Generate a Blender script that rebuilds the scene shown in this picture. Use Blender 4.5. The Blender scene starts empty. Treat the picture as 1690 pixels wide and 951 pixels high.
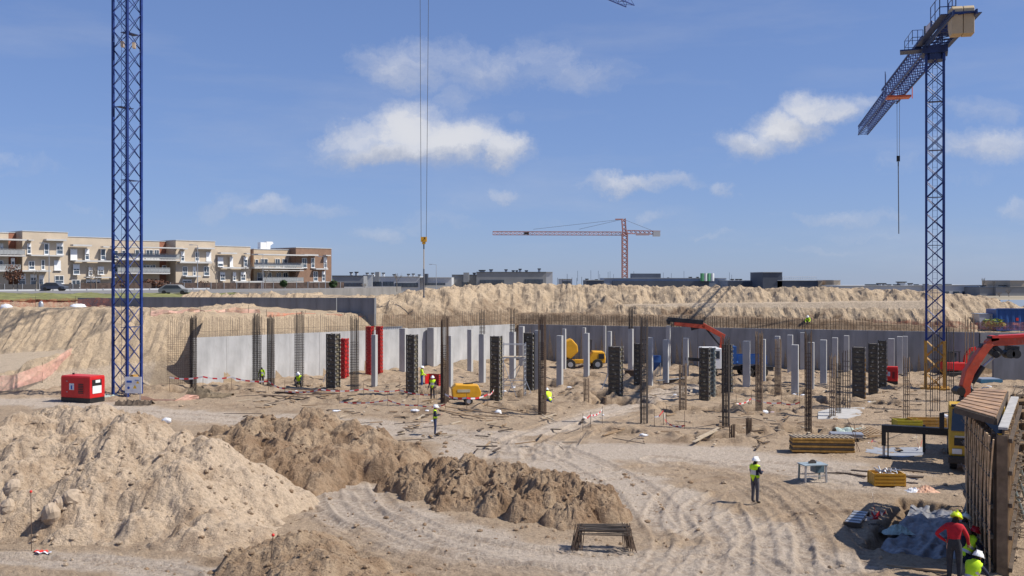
import bpy, math, random
import numpy as np
from math import sin, cos, pi, radians, sqrt, atan2
from mathutils import Vector, Matrix
random.seed(7)
SC = bpy.context.scene
COL = SC.collection

# ------------------------------------------------------------------ camera
F, U0, V0, CH = 1643.0, 845.0, 460.0, 9.0
cam = bpy.data.cameras.new("camera"); cam.sensor_width = 36; cam.lens = 35
cam.shift_y = -15.5/1690; cam.clip_end = 9000; cam.clip_start = 0.1
camo = bpy.data.objects.new("camera", cam); COL.objects.link(camo)
camo.location = (0, 0, CH); camo.rotation_euler = (radians(90), 0, 0)
SC.camera = camo
SC.view_settings.view_transform = 'Standard'; SC.view_settings.look = 'None'
SC.view_settings.exposure = 0.25; SC.view_settings.gamma = 1.0

# ------------------------------------------------------------------ sun + sky
SUN_EL = radians(49); sun_h = Vector((0.985, -0.17, 0)).normalized()
sdir = Vector((sun_h.x*cos(SUN_EL), sun_h.y*cos(SUN_EL), sin(SUN_EL)))
sl = bpy.data.lights.new("sun", 'SUN'); sl.energy = 4.8; sl.angle = radians(0.5); sl.color = (1, 0.95, 0.87)
so = bpy.data.objects.new("sun", sl); COL.objects.link(so)
so.rotation_euler = sdir.to_track_quat('Z', 'Y').to_euler(); so.location = (30, -20, 60)
W = bpy.data.worlds.new("World"); SC.world = W; W.use_nodes = True

def build_world():
    nt = W.node_tree; N = nt.nodes; L = nt.links; N.clear()
    out = N.new('ShaderNodeOutputWorld'); bg = N.new('ShaderNodeBackground'); L.new(bg.outputs[0], out.inputs[0])
    bg.inputs[1].default_value = 0.092
    sky = N.new('ShaderNodeTexSky'); sky.sky_type = 'NISHITA'; sky.sun_disc = False
    sky.sun_elevation = SUN_EL; sky.sun_rotation = atan2(sun_h.x, sun_h.y)
    sky.altitude = 700; sky.air_density = 1.0; sky.dust_density = 0.25; sky.ozone_density = 5.0
    tc = N.new('ShaderNodeTexCoord'); sp = N.new('ShaderNodeSeparateXYZ'); L.new(tc.outputs['Generated'], sp.inputs[0])
    def math_(op, a, b=None, clamp=False):
        m = N.new('ShaderNodeMath'); m.operation = op; m.use_clamp = clamp
        for i, q in enumerate((a, b)):
            if q is None: continue
            if isinstance(q, (int, float)): m.inputs[i].default_value = q
            else: L.new(q, m.inputs[i])
        return m.outputs[0]
    ymax = math_('MAXIMUM', sp.outputs[1], 0.02)
    p = math_('DIVIDE', sp.outputs[0], ymax); q = math_('DIVIDE', sp.outputs[2], ymax)
    cb = N.new('ShaderNodeCombineXYZ'); L.new(p, cb.inputs[0]); L.new(q, cb.inputs[1])
    def noise(vec, scale, detail, rough=0.55, sc=(1, 1, 1)):
        mp = N.new('ShaderNodeVectorMath'); mp.operation = 'MULTIPLY'; L.new(vec, mp.inputs[0]); mp.inputs[1].default_value = sc
        n = N.new('ShaderNodeTexNoise'); n.inputs['Scale'].default_value = scale; n.inputs['Detail'].default_value = detail
        n.inputs['Roughness'].default_value = rough; L.new(mp.outputs[0], n.inputs['Vector']); return n
    def warp(base, n, amt):
        s = N.new('ShaderNodeVectorMath'); s.operation = 'SUBTRACT'; L.new(n.outputs['Color'], s.inputs[0]); s.inputs[1].default_value = (.5, .5, .5)
        m = N.new('ShaderNodeVectorMath'); m.operation = 'MULTIPLY'; L.new(s.outputs[0], m.inputs[0]); m.inputs[1].default_value = (amt, amt*0.6, 0)
        a = N.new('ShaderNodeVectorMath'); a.operation = 'ADD'; L.new(base, a.inputs[0]); L.new(m.outputs[0], a.inputs[1]); return a.outputs[0]
    w1 = warp(cb.outputs[0], noise(cb.outputs[0], 8, 9, .68), 0.13)
    clouds = [(655,120,85,52,.62),(720,95,75,40,.5),(800,118,95,42,.55),(905,100,85,42,.42),(960,118,85,34,.5),(745,165,55,26,.42),
              (575,160,50,20,.2),(590,235,80,36,.75),(670,222,90,56,1.0),(740,238,95,48,1.0),(820,250,70,34,.9),(655,258,140,26,.9),
              (1245,234,60,26,.8),(1300,212,75,34,1.0),(1350,190,60,30,.85),(1405,172,50,22,.45),
              (1625,190,75,24,.42),(1640,245,100,32,.7),(1500,265,70,26,.38),(1600,300,70,12,.3),
              (370,336,60,24,.45),(450,342,80,18,.5),(530,345,60,16,.4),(1045,304,105,18,.72),(1185,315,32,16,.5),
              (825,322,42,18,.6),(770,336,55,16,.3),(860,190,30,20,.25),(1400,352,130,16,.45),(640,384,70,16,.45),(730,368,80,22,.35),
              (60,266,90,24,.28),(10,262,40,20,.3),(1080,353,60,12,.4),(1680,350,45,16,.5),(1450,382,110,10,.35),(1190,390,80,9,.3),(930,365,90,12,.25),(1350,405,150,9,.3),(140,345,80,14,.2)]
    tot = None; lit = None
    for (cu, cv, a, b, s) in clouds:
        cx, cy = (cu-U0)/F, (V0-cv)/F
        v1 = N.new('ShaderNodeVectorMath'); v1.operation = 'SUBTRACT'; L.new(w1, v1.inputs[0]); v1.inputs[1].default_value = (cx, cy, 0)
        v2 = N.new('ShaderNodeVectorMath'); v2.operation = 'MULTIPLY'; L.new(v1.outputs[0], v2.inputs[0]); v2.inputs[1].default_value = (F/a/1.28, F/b/1.28, 0)
        v3 = N.new('ShaderNodeVectorMath'); v3.operation = 'LENGTH'; L.new(v2.outputs[0], v3.inputs[0])
        mr = N.new('ShaderNodeMapRange'); mr.interpolation_type = 'SMOOTHSTEP'; L.new(v3.outputs['Value'], mr.inputs[0])
        mr.inputs[1].default_value = 1.25; mr.inputs[2].default_value = 0.1; mr.inputs[3].default_value = 0; mr.inputs[4].default_value = s
        tot = mr.outputs[0] if tot is None else math_('MAXIMUM', tot, mr.outputs[0])
        sy = N.new('ShaderNodeSeparateXYZ'); L.new(v2.outputs[0], sy.inputs[0])
        t = math_('MULTIPLY', math_('ADD', sy.outputs[1], 0.35), mr.outputs[0])
        lit = t if lit is None else math_('ADD', lit, t)
    n2 = noise(w1, 17, 9, .66, (1, 1.7, 1))
    k = math_('MULTIPLY', math_('SUBTRACT', n2.outputs['Fac'], 0.5), 1.5)
    edge = math_('SUBTRACT', 1.0, math_('ADD', math_('MULTIPLY', math_('SUBTRACT', n2.outputs['Fac'], 0.5), 2.6), 0.5))
    dens = math_('MULTIPLY', math_('SUBTRACT', tot, math_('MULTIPLY', edge, 0.34)), 1.45, True)
    dens = math_('MULTIPLY', dens, math_('ADD', 0.45, math_('MULTIPLY', tot, 0.5)), True)
    # thin haze wisps that go on all around the sky
    n3 = noise(tc.outputs['Generated'], 3.2, 7, .6, (1, 1, 5.5))
    wisp = N.new('ShaderNodeMapRange'); L.new(n3.outputs['Fac'], wisp.inputs[0]); wisp.inputs[1].default_value = .5; wisp.inputs[2].default_value = .85; wisp.inputs[4].default_value = .28
    dens = math_('MAXIMUM', dens, math_('MULTIPLY', wisp.outputs[0], math_('SUBTRACT', 1.0, math_('MULTIPLY', sp.outputs[2], 0.6), True)))
    dens = math_('MULTIPLY', dens, math_('GREATER_THAN', sp.outputs[2], -0.01))
    cr = N.new('ShaderNodeMix'); cr.data_type = 'RGBA'
    L.new(math_('ADD', math_('MULTIPLY', lit, 1.1), math_('ADD', 0.32, k), True), cr.inputs[0])
    cr.inputs[6].default_value = (4.0, 4.35, 5.3, 1); cr.inputs[7].default_value = (6.6, 6.7, 7.1, 1)
    # sky colour: deepen slightly
    hs = N.new('ShaderNodeMix'); hs.data_type = 'RGBA'; hs.blend_type = 'MULTIPLY'; hs.inputs[0].default_value = 1
    gm_ = N.new('ShaderNodeGamma'); gm_.inputs[1].default_value = .55; L.new(sky.outputs[0], gm_.inputs[0])
    L.new(gm_.outputs[0], hs.inputs[6]); hs.inputs[7].default_value = (1.21, 1.47, 2.2, 1)
    mx = N.new('ShaderNodeMix'); mx.data_type = 'RGBA'; L.new(dens, mx.inputs[0]); L.new(hs.outputs[2], mx.inputs[6]); L.new(cr.outputs[2], mx.inputs[7])
    L.new(mx.outputs[2], bg.inputs[0])
    W.cycles.sampling_method = 'MANUAL'; W.cycles.sample_map_resolution = 512
build_world()

# ------------------------------------------------------------------ helpers
def Yof(v, z=0.0): return (CH-z)*F/(v-V0)
def gp(u, v, z=0.0):
    Y = Yof(v, z); return ((u-U0)/F*Y, Y)
def xat(u, Y): return (u-U0)/F*Y
def zat(v, Y): return CH-(v-V0)/F*Y

_tab = {}
def perlin(x, y, seed=0):
    if seed not in _tab:
        r = np.random.RandomState(seed+11); a = r.rand(256)*2*pi
        _tab[seed] = (r.permutation(256), np.cos(a), np.sin(a))
    P, ga, gb = _tab[seed]
    x = np.asarray(x, float); y = np.asarray(y, float)
    xi = np.floor(x).astype(int); yi = np.floor(y).astype(int); xf = x-xi; yf = y-yi
    def g(ix, iy, dx, dy):
        h = P[(P[ix & 255]+iy) & 255]; return ga[h]*dx+gb[h]*dy
    u = xf*xf*xf*(xf*(xf*6-15)+10); w = yf*yf*yf*(yf*(yf*6-15)+10)
    a = g(xi, yi, xf, yf); b = g(xi+1, yi, xf-1, yf); c = g(xi, yi+1, xf, yf-1); d = g(xi+1, yi+1, xf-1, yf-1)
    return ((a+u*(b-a))*(1-w)+(c+u*(d-c))*w)*1.5
def fbm(x, y, octv=4, seed=0, gain=.5):
    s = 0; a = 1; f = 1
    for i in range(octv):
        s = s+a*perlin(x*f, y*f, seed+i); a *= gain; f *= 2.03
    return s
def billow(x, y, octv=3, seed=0, gain=.55):     # rounded lumps with sharp creases between
    s = 0; a = 1; f = 1
    for i in range(octv):
        s = s+a*(np.abs(perlin(x*f, y*f, seed+i))-.25); a *= gain; f *= 2.1
    return s
def clods(x, y, size, seed=0):                  # cellular lumps 0..1
    P = np.random.RandomState(seed+77).rand(64, 64, 3)
    gx = x/size; gy = y/size; ix = np.floor(gx).astype(int); iy = np.floor(gy).astype(int)
    best = np.full(np.shape(gx), 9.0); hh = np.zeros(np.shape(gx))
    for dx in (-1, 0, 1):
        for dy in (-1, 0, 1):
            c = P[(ix+dx) % 64, (iy+dy) % 64]
            d = np.hypot(gx-(ix+dx+c[..., 0]), gy-(iy+dy+c[..., 1]))/(.35+.75*c[..., 2])
            m = d < best; best = np.where(m, d, best); hh = np.where(m, c[..., 2], hh)
    return np.sqrt(np.clip(1-best*best, 0, 1))*(.3+.7*hh)
def sstep(a, b, x):
    t = np.clip((x-a)/(b-a), 0, 1); return t*t*(3-2*t)
def interp(x, pts):
    return np.interp(x, [p[0] for p in pts], [p[1] for p in pts])

# ------------------------------------------------------------------ materials
MATS = {}
def M(name, c, rough=.7, metal=0.0, var=.15, scale=2.0, bump=0.0, bscale=30, spec=.5, streak=None, dirt=0.0, dirtc=(.36,.29,.21), coord='Object'):
    if name in MATS: return MATS[name]
    m = bpy.data.materials.new(name); m.use_nodes = True; nt = m.node_tree; N = nt.nodes; L = nt.links
    b = N['Principled BSDF']; b.inputs['Roughness'].default_value = rough; b.inputs['Metallic'].default_value = metal
    b.inputs['Specular IOR Level'].default_value = spec
    tc = N.new('ShaderNodeTexCoord'); vec = tc.outputs[coord]
    if streak:
        mp = N.new('ShaderNodeMapping'); mp.inputs['Scale'].default_value = streak; L.new(vec, mp.inputs[0]); vec2 = mp.outputs[0]
    else: vec2 = vec
    n = N.new('ShaderNodeTexNoise'); n.inputs['Scale'].default_value = scale; n.inputs['Detail'].default_value = 7; n.inputs['Roughness'].default_value = .6
    L.new(vec2, n.inputs['Vector'])
    mr = N.new('ShaderNodeMapRange'); L.new(n.outputs['Fac'], mr.inputs[0]); mr.inputs[1].default_value = .3; mr.inputs[2].default_value = .7
    mix = N.new('ShaderNodeMix'); mix.data_type = 'RGBA'; L.new(mr.outputs[0], mix.inputs[0])
    mix.inputs[6].default_value = (*[max(0, q*(1-var)) for q in c], 1); mix.inputs[7].default_value = (*[min(1, q*(1+var)) for q in c], 1)
    col = mix.outputs[2]
    if dirt > 0:
        n2 = N.new('ShaderNodeTexNoise'); n2.inputs['Scale'].default_value = scale*2.7; n2.inputs['Detail'].default_value = 8; n2.inputs['Roughness'].default_value = .7
        L.new(vec, n2.inputs['Vector'])
        m2 = N.new('ShaderNodeMapRange'); L.new(n2.outputs['Fac'], m2.inputs[0]); m2.inputs[1].default_value = .62-dirt*.3; m2.inputs[2].default_value = .75; m2.inputs[4].default_value = min(1, .35+dirt)
        mx = N.new('ShaderNodeMix'); mx.data_type = 'RGBA'; L.new(m2.outputs[0], mx.inputs[0]); L.new(col, mx.inputs[6]); mx.inputs[7].default_value = (*dirtc, 1); col = mx.outputs[2]
    L.new(col, b.inputs['Base Color'])
    if bump > 0:
        n3 = N.new('ShaderNodeTexNoise'); n3.inputs['Scale'].default_value = bscale; n3.inputs['Detail'].default_value = 4; L.new(vec, n3.inputs['Vector'])
        bp = N.new('ShaderNodeBump'); bp.inputs['Strength'].default_value = bump; bp.inputs['Distance'].default_value = .05
        L.new(n3.outputs['Fac'], bp.inputs['Height']); L.new(bp.outputs[0], b.inputs['Normal'])
    MATS[name] = m; return m

def soil_mat(name, loose, pale, damp_shade, bump=.5):
    m = bpy.data.materials.new(name); m.use_nodes = True; nt = m.node_tree; N = nt.nodes; L = nt.links
    b = N['Principled BSDF']; b.inputs['Roughness'].default_value = .95; b.inputs['Specular IOR Level'].default_value = .15
    at = N.new('ShaderNodeAttribute'); at.attribute_name = 'mask'; sp = N.new('ShaderNodeSeparateColor'); L.new(at.outputs['Color'], sp.inputs[0])
    tc = N.new('ShaderNodeTexCoord')
    def noise(s, d=8, r=.65, sc=None):
        v = tc.outputs['Object']
        if sc:
            mp = N.new('ShaderNodeMapping'); mp.inputs['Scale'].default_value = sc; L.new(v, mp.inputs[0]); v = mp.outputs[0]
        n = N.new('ShaderNodeTexNoise'); n.inputs['Scale'].default_value = s; n.inputs['Detail'].default_value = d; n.inputs['Roughness'].default_value = r
        L.new(v, n.inputs['Vector']); return n.outputs['Fac']
    def mixc(f, a, bb):
        x = N.new('ShaderNodeMix'); x.data_type = 'RGBA'
        for i, q in ((0, f), (6, a), (7, bb)):
            if hasattr(q, 'links') or hasattr(q, 'is_linked'): L.new(q, x.inputs[i])
            else: x.inputs[i].default_value = q if i == 0 else (*q, 1)
        return x.outputs[2]
    def rng(v, a, bb, lo=0, hi=1):
        r = N.new('ShaderNodeMapRange'); L.new(v, r.inputs[0]); r.inputs[1].default_value = a; r.inputs[2].default_value = bb; r.inputs[3].default_value = lo; r.inputs[4].default_value = hi; return r.outputs[0]
    def add(a, bb, op='ADD', clamp=True):
        x = N.new('ShaderNodeMath'); x.operation = op; x.use_clamp = clamp
        for i, q in enumerate((a, bb)):
            if isinstance(q, (int, float)): x.inputs[i].default_value = q
            else: L.new(q, x.inputs[i])
        return x.outputs[0]
    big = noise(.13, 6, .6); mid = noise(1.1, 8, .7); fine = noise(7, 7, .8)
    fd = add(rng(big, .4, .72, 0, .55), rng(mid, .52, .72, 0, .55))
    c = mixc(fd, loose, tuple(q*.78 for q in loose))
    r_ = add(sp.outputs[0], rng(mid, .35, .65, -.25, .25), 'ADD')
    c = mixc(add(r_, sp.outputs[0], 'MULTIPLY'), c, pale)
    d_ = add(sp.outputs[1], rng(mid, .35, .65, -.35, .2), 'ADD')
    c = mixc(add(d_, 0.0), c, damp_shade)
    c = mixc(rng(fine, .35, .7, 0, .5), c, tuple((q*.72) for q in loose)) if False else c
    x = N.new('ShaderNodeMix'); x.data_type = 'RGBA'; x.blend_type = 'MULTIPLY'; x.inputs[0].default_value = 1
    L.new(c, x.inputs[6]); g = rng(fine, .32, .62, .66, 1.12); cc = N.new('ShaderNodeCombineColor')  # fine dark specks: tiny shadows between clods put into the colour
    for i in range(3): L.new(g, cc.inputs[i])
    L.new(cc.outputs[0], x.inputs[7]); L.new(x.outputs[2], b.inputs['Base Color'])
    h = add(noise(3.3, 8, .7), noise(14, 6, .7), 'ADD', False)
    bp = N.new('ShaderNodeBump'); bp.inputs['Strength'].default_value = bump; bp.inputs['Distance'].default_value = .12
    L.new(h, bp.inputs['Height']); L.new(bp.outputs[0], b.inputs['Normal'])
    return m
LOOSE, PALE, DAMP_SHADE = (.42, .315, .215), (.50, .415, .33), (.21, .14, .085)  # third tone: damp earth, also shade painted through the mask
SAND = soil_mat('sand', LOOSE, PALE, DAMP_SHADE, .85)
MOUND = soil_mat('heaped_sand', (.56, .435, .31), (.54, .43, .32), (.33, .225, .14), .9)
HEAP = soil_mat('spoil', (.50, .385, .26), (.52, .42, .31), (.18, .12, .075), .9)
BROWN = soil_mat('brown_earth', (.44, .325, .215), (.45, .34, .24), (.25, .16, .095), .9)

CONC = M('concrete', (.42, .415, .40), .85, dirt=.12, dirtc=(.30, .25, .19), var=.2, scale=.9, bump=.15, bscale=12, streak=(1, 1, .35))
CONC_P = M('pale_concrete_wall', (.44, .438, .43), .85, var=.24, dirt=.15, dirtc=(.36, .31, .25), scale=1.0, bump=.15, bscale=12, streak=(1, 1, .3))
CONC_SHADE = M('shaded_concrete_wall', (.255, .25, .245), .9, var=.3, scale=.55, bump=.15, bscale=12, streak=(1.6, 1.6, .3))  # back wall concrete, its shade put into the colour
CONC_W = M('weathered_concrete', (.20, .205, .215), .9, var=.25, scale=.7, bump=.1, bscale=12, streak=(1.5, 1.5, .3))
RUST = M('rusty_rebar', (.105, .068, .045), .85, var=.35, scale=5)
RUST2 = M('dark_rebar', (.065, .052, .044), .8, var=.3, scale=5)
RUSTP = M('pale_rebar', (.21, .15, .10), .85, var=.3, scale=5)
STEEL_D = M('dark_form_steel', (.06, .054, .045), .6, var=.5, scale=4, dirt=.4, dirtc=(.2,.17,.13))
PLY = M('film_plywood', (.11, .09, .06), .6, var=.5, scale=3, dirt=.4, dirtc=(.25,.21,.15))
PLYY = M('yellow_form_timber', (.42, .23, .05), .7, var=.35, scale=4, dirt=.35, dirtc=(.22,.15,.09))
REDF = M('red_form_steel', (.38, .028, .028), .5, var=.25, scale=3, dirt=.15)
BLUE = M('blue_crane_paint', (.012, .035, .17), .5, var=.35, scale=1.5, spec=.4)
BLUE2 = M('navy_crane_paint', (.014, .034, .125), .5, var=.3, scale=1.5)
YEL = M('yellow_paint', (.72, .36, .015), .45, var=.12, scale=2, dirt=.12)
OCHRE = M('ochre_paint', (.42, .22, .03), .6, var=.3, scale=2, dirt=.35)
REDP = M('red_paint', (.52, .012, .015), .4, var=.12, scale=1.5, dirt=.08)
REDL = M('bright_red_paint', (.62, .03, .02), .4, var=.12, scale=1.5, dirt=.08)
ORANGE = M('orange_crane_paint', (.50, .065, .025), .5, var=.25, scale=2, dirt=.25)
BLACK = M('black_steel', (.014, .014, .015), .5, var=.3, scale=4, dirt=.08)
RUBBER = M('tyre_rubber', (.02, .02, .02), .85, var=.3, scale=5, dirt=.3)
GLASS = M('dark_glass', (.02, .03, .045), .08, var=.3, scale=.6, spec=.8)
GLASSB = M('window_glass', (.055, .075, .10), .1, var=.6, scale=.35, spec=.8)
WHITE = M('white_paint', (.75, .75, .74), .6, var=.05, scale=2)
GALV = M('galvanised_steel', (.42, .43, .45), .4, .5, var=.15, scale=4)
GALVG = M('grey_green_steel', (.22, .27, .26), .55, var=.15, scale=4, dirt=.15)
CREAM = M('cream_brick', (.49, .405, .305), .9, var=.08, scale=.6, bump=.1, bscale=8)
CREAM2 = M('beige_render', (.50, .39, .27), .9, var=.08, scale=.6)
BROWNB = M('brown_brick', (.225, .135, .09), .9, var=.15, scale=1.2)
BRICKR = M('red_brick', (.30, .13, .08), .9, var=.2, scale=1.2)
SLAB = M('balcony_slab', (.50, .49, .47), .8, var=.08, scale=1)
GREYB = M('grey_cladding', (.235, .24, .245), .8, var=.12, scale=.3)
GREYL = M('light_grey_render', (.47, .48, .49), .8, var=.08, scale=.3)
SLATE = M('slate_cladding', (.065, .078, .105), .7, var=.2, scale=.3)
SLATEB = M('blue_grey_cladding', (.23, .27, .34), .6, var=.1, scale=.3)
WOOD = M('sawn_wood', (.30, .20, .11), .8, var=.35, scale=3, streak=(.4, 3, 3))
WOODD = M('dark_wood', (.085, .06, .04), .8, var=.4, scale=3)
WOODP = M('pale_wood', (.42, .34, .24), .8, var=.25, scale=3)
VEST = M('hi_vis_yellow', (.62, .95, .015), .7, var=.1, scale=8)
REFL = M('reflective_band', (.55, .56, .56), .35, .3, var=.1)
NAVY = M('navy_cloth', (.018, .022, .045), .9, var=.25, scale=9)
GREYT = M('grey_work_trousers', (.085, .082, .092), .95, var=.25, scale=9)
DARKT = M('dark_work_trousers', (.035, .036, .042), .95, var=.3, scale=9, dirt=.1)
JEAN = M('blue_jeans', (.04, .09, .26), .95, var=.25, scale=9)
REDS = M('red_sweatshirt', (.46, .012, .022), .9, var=.2, scale=9)
SKIN = M('skin', (.42, .24, .16), .6, var=.08, scale=9)
HAIR = M('dark_hair', (.02, .015, .012), .9)
BOOT = M('work_boot', (.04, .028, .02), .8, var=.3)
HATW = M('white_helmet', (.80, .80, .80), .3, var=.03)
HATY = M('yellow_helmet', (.66, .80, .02), .3, var=.03)
HATR = M('red_helmet', (.55, .02, .03), .3, var=.03)
FOL = M('foliage', (.045, .085, .025), .8, var=.5, scale=3)
FOLR = M('russet_hedge', (.13, .06, .035), .85, var=.5, scale=3)
BARK = M('bark', (.20, .17, .14), .9, var=.3)
GRASS = M('grass', (.17, .17, .06), .95, var=.4, scale=.4)
TARP = M('plastic_sheet', (.17, .175, .19), .5, var=.35, scale=2, bump=.8, bscale=5, dirt=.45, dirtc=(.27, .21, .15))
BAGW = M('white_sack', (.68, .69, .72), .6, var=.1, scale=4)
BAGG = M('pale_green_net', (.42, .50, .44), .7, var=.25, scale=5)
CONTB = M('container_blue', (.02, .085, .27), .5, var=.15, scale=1)

def net_mat(name, c, dens):
    m = bpy.data.materials.new(name); m.use_nodes = True; nt = m.node_tree; N = nt.nodes; L = nt.links
    b = N['Principled BSDF']; b.inputs['Base Color'].default_value = (*c, 1); b.inputs['Roughness'].default_value = .8
    t = N.new('ShaderNodeBsdfTransparent'); mx = N.new('ShaderNodeMixShader'); n = N.new('ShaderNodeTexNoise'); n.inputs['Scale'].default_value = 2.5; n.inputs['Detail'].default_value = 5
    tc = N.new('ShaderNodeTexCoord'); L.new(tc.outputs['Object'], n.inputs['Vector'])
    mr = N.new('ShaderNodeMapRange'); L.new(n.outputs['Fac'], mr.inputs[0]); mr.inputs[1].default_value = .3; mr.inputs[2].default_value = .7; mr.inputs[3].default_value = dens-.25; mr.inputs[4].default_value = min(1, dens+.25)
    L.new(mr.outputs[0], mx.inputs[0]); L.new(t.outputs[0], mx.inputs[1]); L.new(b.outputs[0], mx.inputs[2]); L.new(mx.outputs[0], N['Material Output'].inputs[0]); return m
NET = net_mat('orange_net', (.70, .23, .13), .42)
NETP = net_mat('faded_pink_net', (.74, .42, .33), .6)

# ------------------------------------------------------------------ mesh builder
class G:
    def __init__(s): s.v = []; s.f = []; s.m = []; s.mi = 0
    def raw(s, vs, fs):
        o = len(s.v); s.v += [tuple(p) for p in vs]; s.f += [tuple(i+o for i in f) for f in fs]; s.m += [s.mi]*len(fs); return s
    def box(s, c, d, rz=0, rx=0, ry=0, taper=1.0):
        R = Matrix.Rotation(rz, 3, 'Z') @ Matrix.Rotation(ry, 3, 'Y') @ Matrix.Rotation(rx, 3, 'X'); vs = []
        for sz in (-.5, .5):
            t = taper if sz > 0 else 1
            for sx, sy in ((-.5, -.5), (.5, -.5), (.5, .5), (-.5, .5)):
                vs.append(Vector(c)+R @ Vector((sx*d[0]*t, sy*d[1]*t, sz*d[2])))
        return s.raw(vs, [(0, 3, 2, 1), (4, 5, 6, 7), (0, 1, 5, 4), (1, 2, 6, 5), (2, 3, 7, 6), (3, 0, 4, 7)])
    def beam(s, p, q, w, h=None, up=(0, 0, 1)):
        h = h or w; p = Vector(p); q = Vector(q); d = (q-p).normalized(); up = Vector(up)
        if abs(d.dot(up)) > .98: up = Vector((1, 0, 0))
        a = d.cross(up).normalized()*w/2; b = a.cross(d).normalized()*h/2
        vs = [p-a-b, p+a-b, p+a+b, p-a+b, q-a-b, q+a-b, q+a+b, q-a+b]
        return s.raw(vs, [(0, 3, 2, 1), (4, 5, 6, 7), (0, 1, 5, 4), (1, 2, 6, 5), (2, 3, 7, 6), (3, 0, 4, 7)])
    def tube(s, p, q, r, n=6, r2=None, cap=True):
        r2 = r if r2 is None else r2; p = Vector(p); q = Vector(q); d = (q-p).normalized(); up = Vector((0, 0, 1)) if abs(d.z) < .95 else Vector((1, 0, 0))
        a = d.cross(up).normalized(); b = a.cross(d); vs = []
        for c, rr in ((p, r), (q, r2)):
            for i in range(n): t = 2*pi*i/n; vs.append(c+a*cos(t)*rr+b*sin(t)*rr)
        fs = [(i, (i+1) % n, n+(i+1) % n, n+i) for i in range(n)]
        if cap: fs += [tuple(range(n-1, -1, -1)), tuple(range(n, 2*n))]
        return s.raw(vs, fs)
    def path(s, pts, r, n=5):
        for a, b in zip(pts[:-1], pts[1:]): s.tube(a, b, r, n)
        return s
    def prism(s, pts, axis, a, b):   # 2-D outline extruded along axis ('x','y','z')
        def mk(p, t): return {'x': (t, p[0], p[1]), 'y': (p[0], t, p[1]), 'z': (p[0], p[1], t)}[axis]
        n = len(pts); vs = [mk(p, a) for p in pts]+[mk(p, b) for p in pts]
        return s.raw(vs, [tuple(range(n-1, -1, -1)), tuple(range(n, 2*n))]+[(i, (i+1) % n, n+(i+1) % n, n+i) for i in range(n)])
    def ball(s, c, r, nu=10, nv=6, sq=(1, 1, 1), jit=0, half=False):
        vs = []; fs = []; c = Vector(c)
        for j in range(nv+1):
            ph = (pi/2 if half else pi)*j/nv
            for i in range(nu):
                th = 2*pi*i/nu; k = 1+random.uniform(-jit, jit)
                vs.append(c+Vector((sin(ph)*cos(th)*sq[0], sin(ph)*sin(th)*sq[1], cos(ph)*sq[2]))*r*k)
        for j in range(nv):
            for i in range(nu): fs.append((j*nu+i, (j+1)*nu+i, (j+1)*nu+(i+1) % nu, j*nu+(i+1) % nu))
        return s.raw(vs, fs)
    def sheet(s, pts, nx, ny, fn):   # bilinear sheet over 4 corners, displaced by fn(u,v)->Vector
        A, B, C, D = [Vector(p) for p in pts]; vs = []; fs = []
        for j in range(ny+1):
            for i in range(nx+1):
                a = i/nx; b = j/ny; p = (A*(1-a)+B*a)*(1-b)+(D*(1-a)+C*a)*b; vs.append(p+Vector(fn(a, b)))
        for j in range(ny):
            for i in range(nx): k = j*(nx+1)+i; fs.append((k, k+1, k+nx+2, k+nx+1))
        return s.raw(vs, fs)
    def mesh(s, name, mats, smooth=False):
        me = bpy.data.meshes.new(name); me.from_pydata(s.v, [], s.f)
        if not isinstance(mats, (list, tuple)): mats = [mats]
        for m in mats: me.materials.append(m)
        if len(mats) > 1: me.polygons.foreach_set('material_index', s.m)
        if smooth: me.polygons.foreach_set('use_smooth', [True]*len(me.polygons))
        me.update(); return me
    def xf(s, M): s.v = [tuple(M @ Vector(p)) for p in s.v]; return s
    def obj(s, name, mats, parent=None, smooth=False, bevel=0, kind=None, loc=None, rz=None):
        o = bpy.data.objects.new(name, s.mesh(name, mats, smooth)); COL.objects.link(o)
        if parent: o.parent = parent
        if loc: o.location = loc
        if rz is not None: o.rotation_euler.z = rz
        if kind: o['kind'] = kind
        if bevel:
            b = o.modifiers.new('bevel', 'BEVEL'); b.width = bevel; b.segments = 2; b.limit_method = 'ANGLE'
        return o
def tag(o, label, cat, group=None):
    o['label'] = label; o['category'] = cat
    if group: o['group'] = group
    return o
def thing(name, label, cat, loc=(0, 0, 0), rz=0, group=None):
    o = bpy.data.objects.new(name, None); COL.objects.link(o); o.empty_display_size = .3
    o.location = loc; o.rotation_euler = (0, 0, rz); return tag(o, label, cat, group)
def copyparts(src, dst):
    for ch in list(src.children):
        c = ch.copy(); COL.objects.link(c); c.parent = dst
        for g in list(ch.children):
            d = g.copy(); COL.objects.link(d); d.parent = c
def dup(root, label, loc, rz=None, group=None, scale=None):
    r = root.copy(); COL.objects.link(r); r.location = loc; r['label'] = label
    if rz is not None: r.rotation_euler.z = rz
    if group: r['group'] = group
    if scale: r.scale = scale
    copyparts(root, r); return r
def inst(mesh, name, parent, loc, rz=0, scale=None):
    o = bpy.data.objects.new(name, mesh); COL.objects.link(o); o.parent = parent; o.location = loc; o.rotation_euler.z = rz
    if scale: o.scale = scale
    return o
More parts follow.
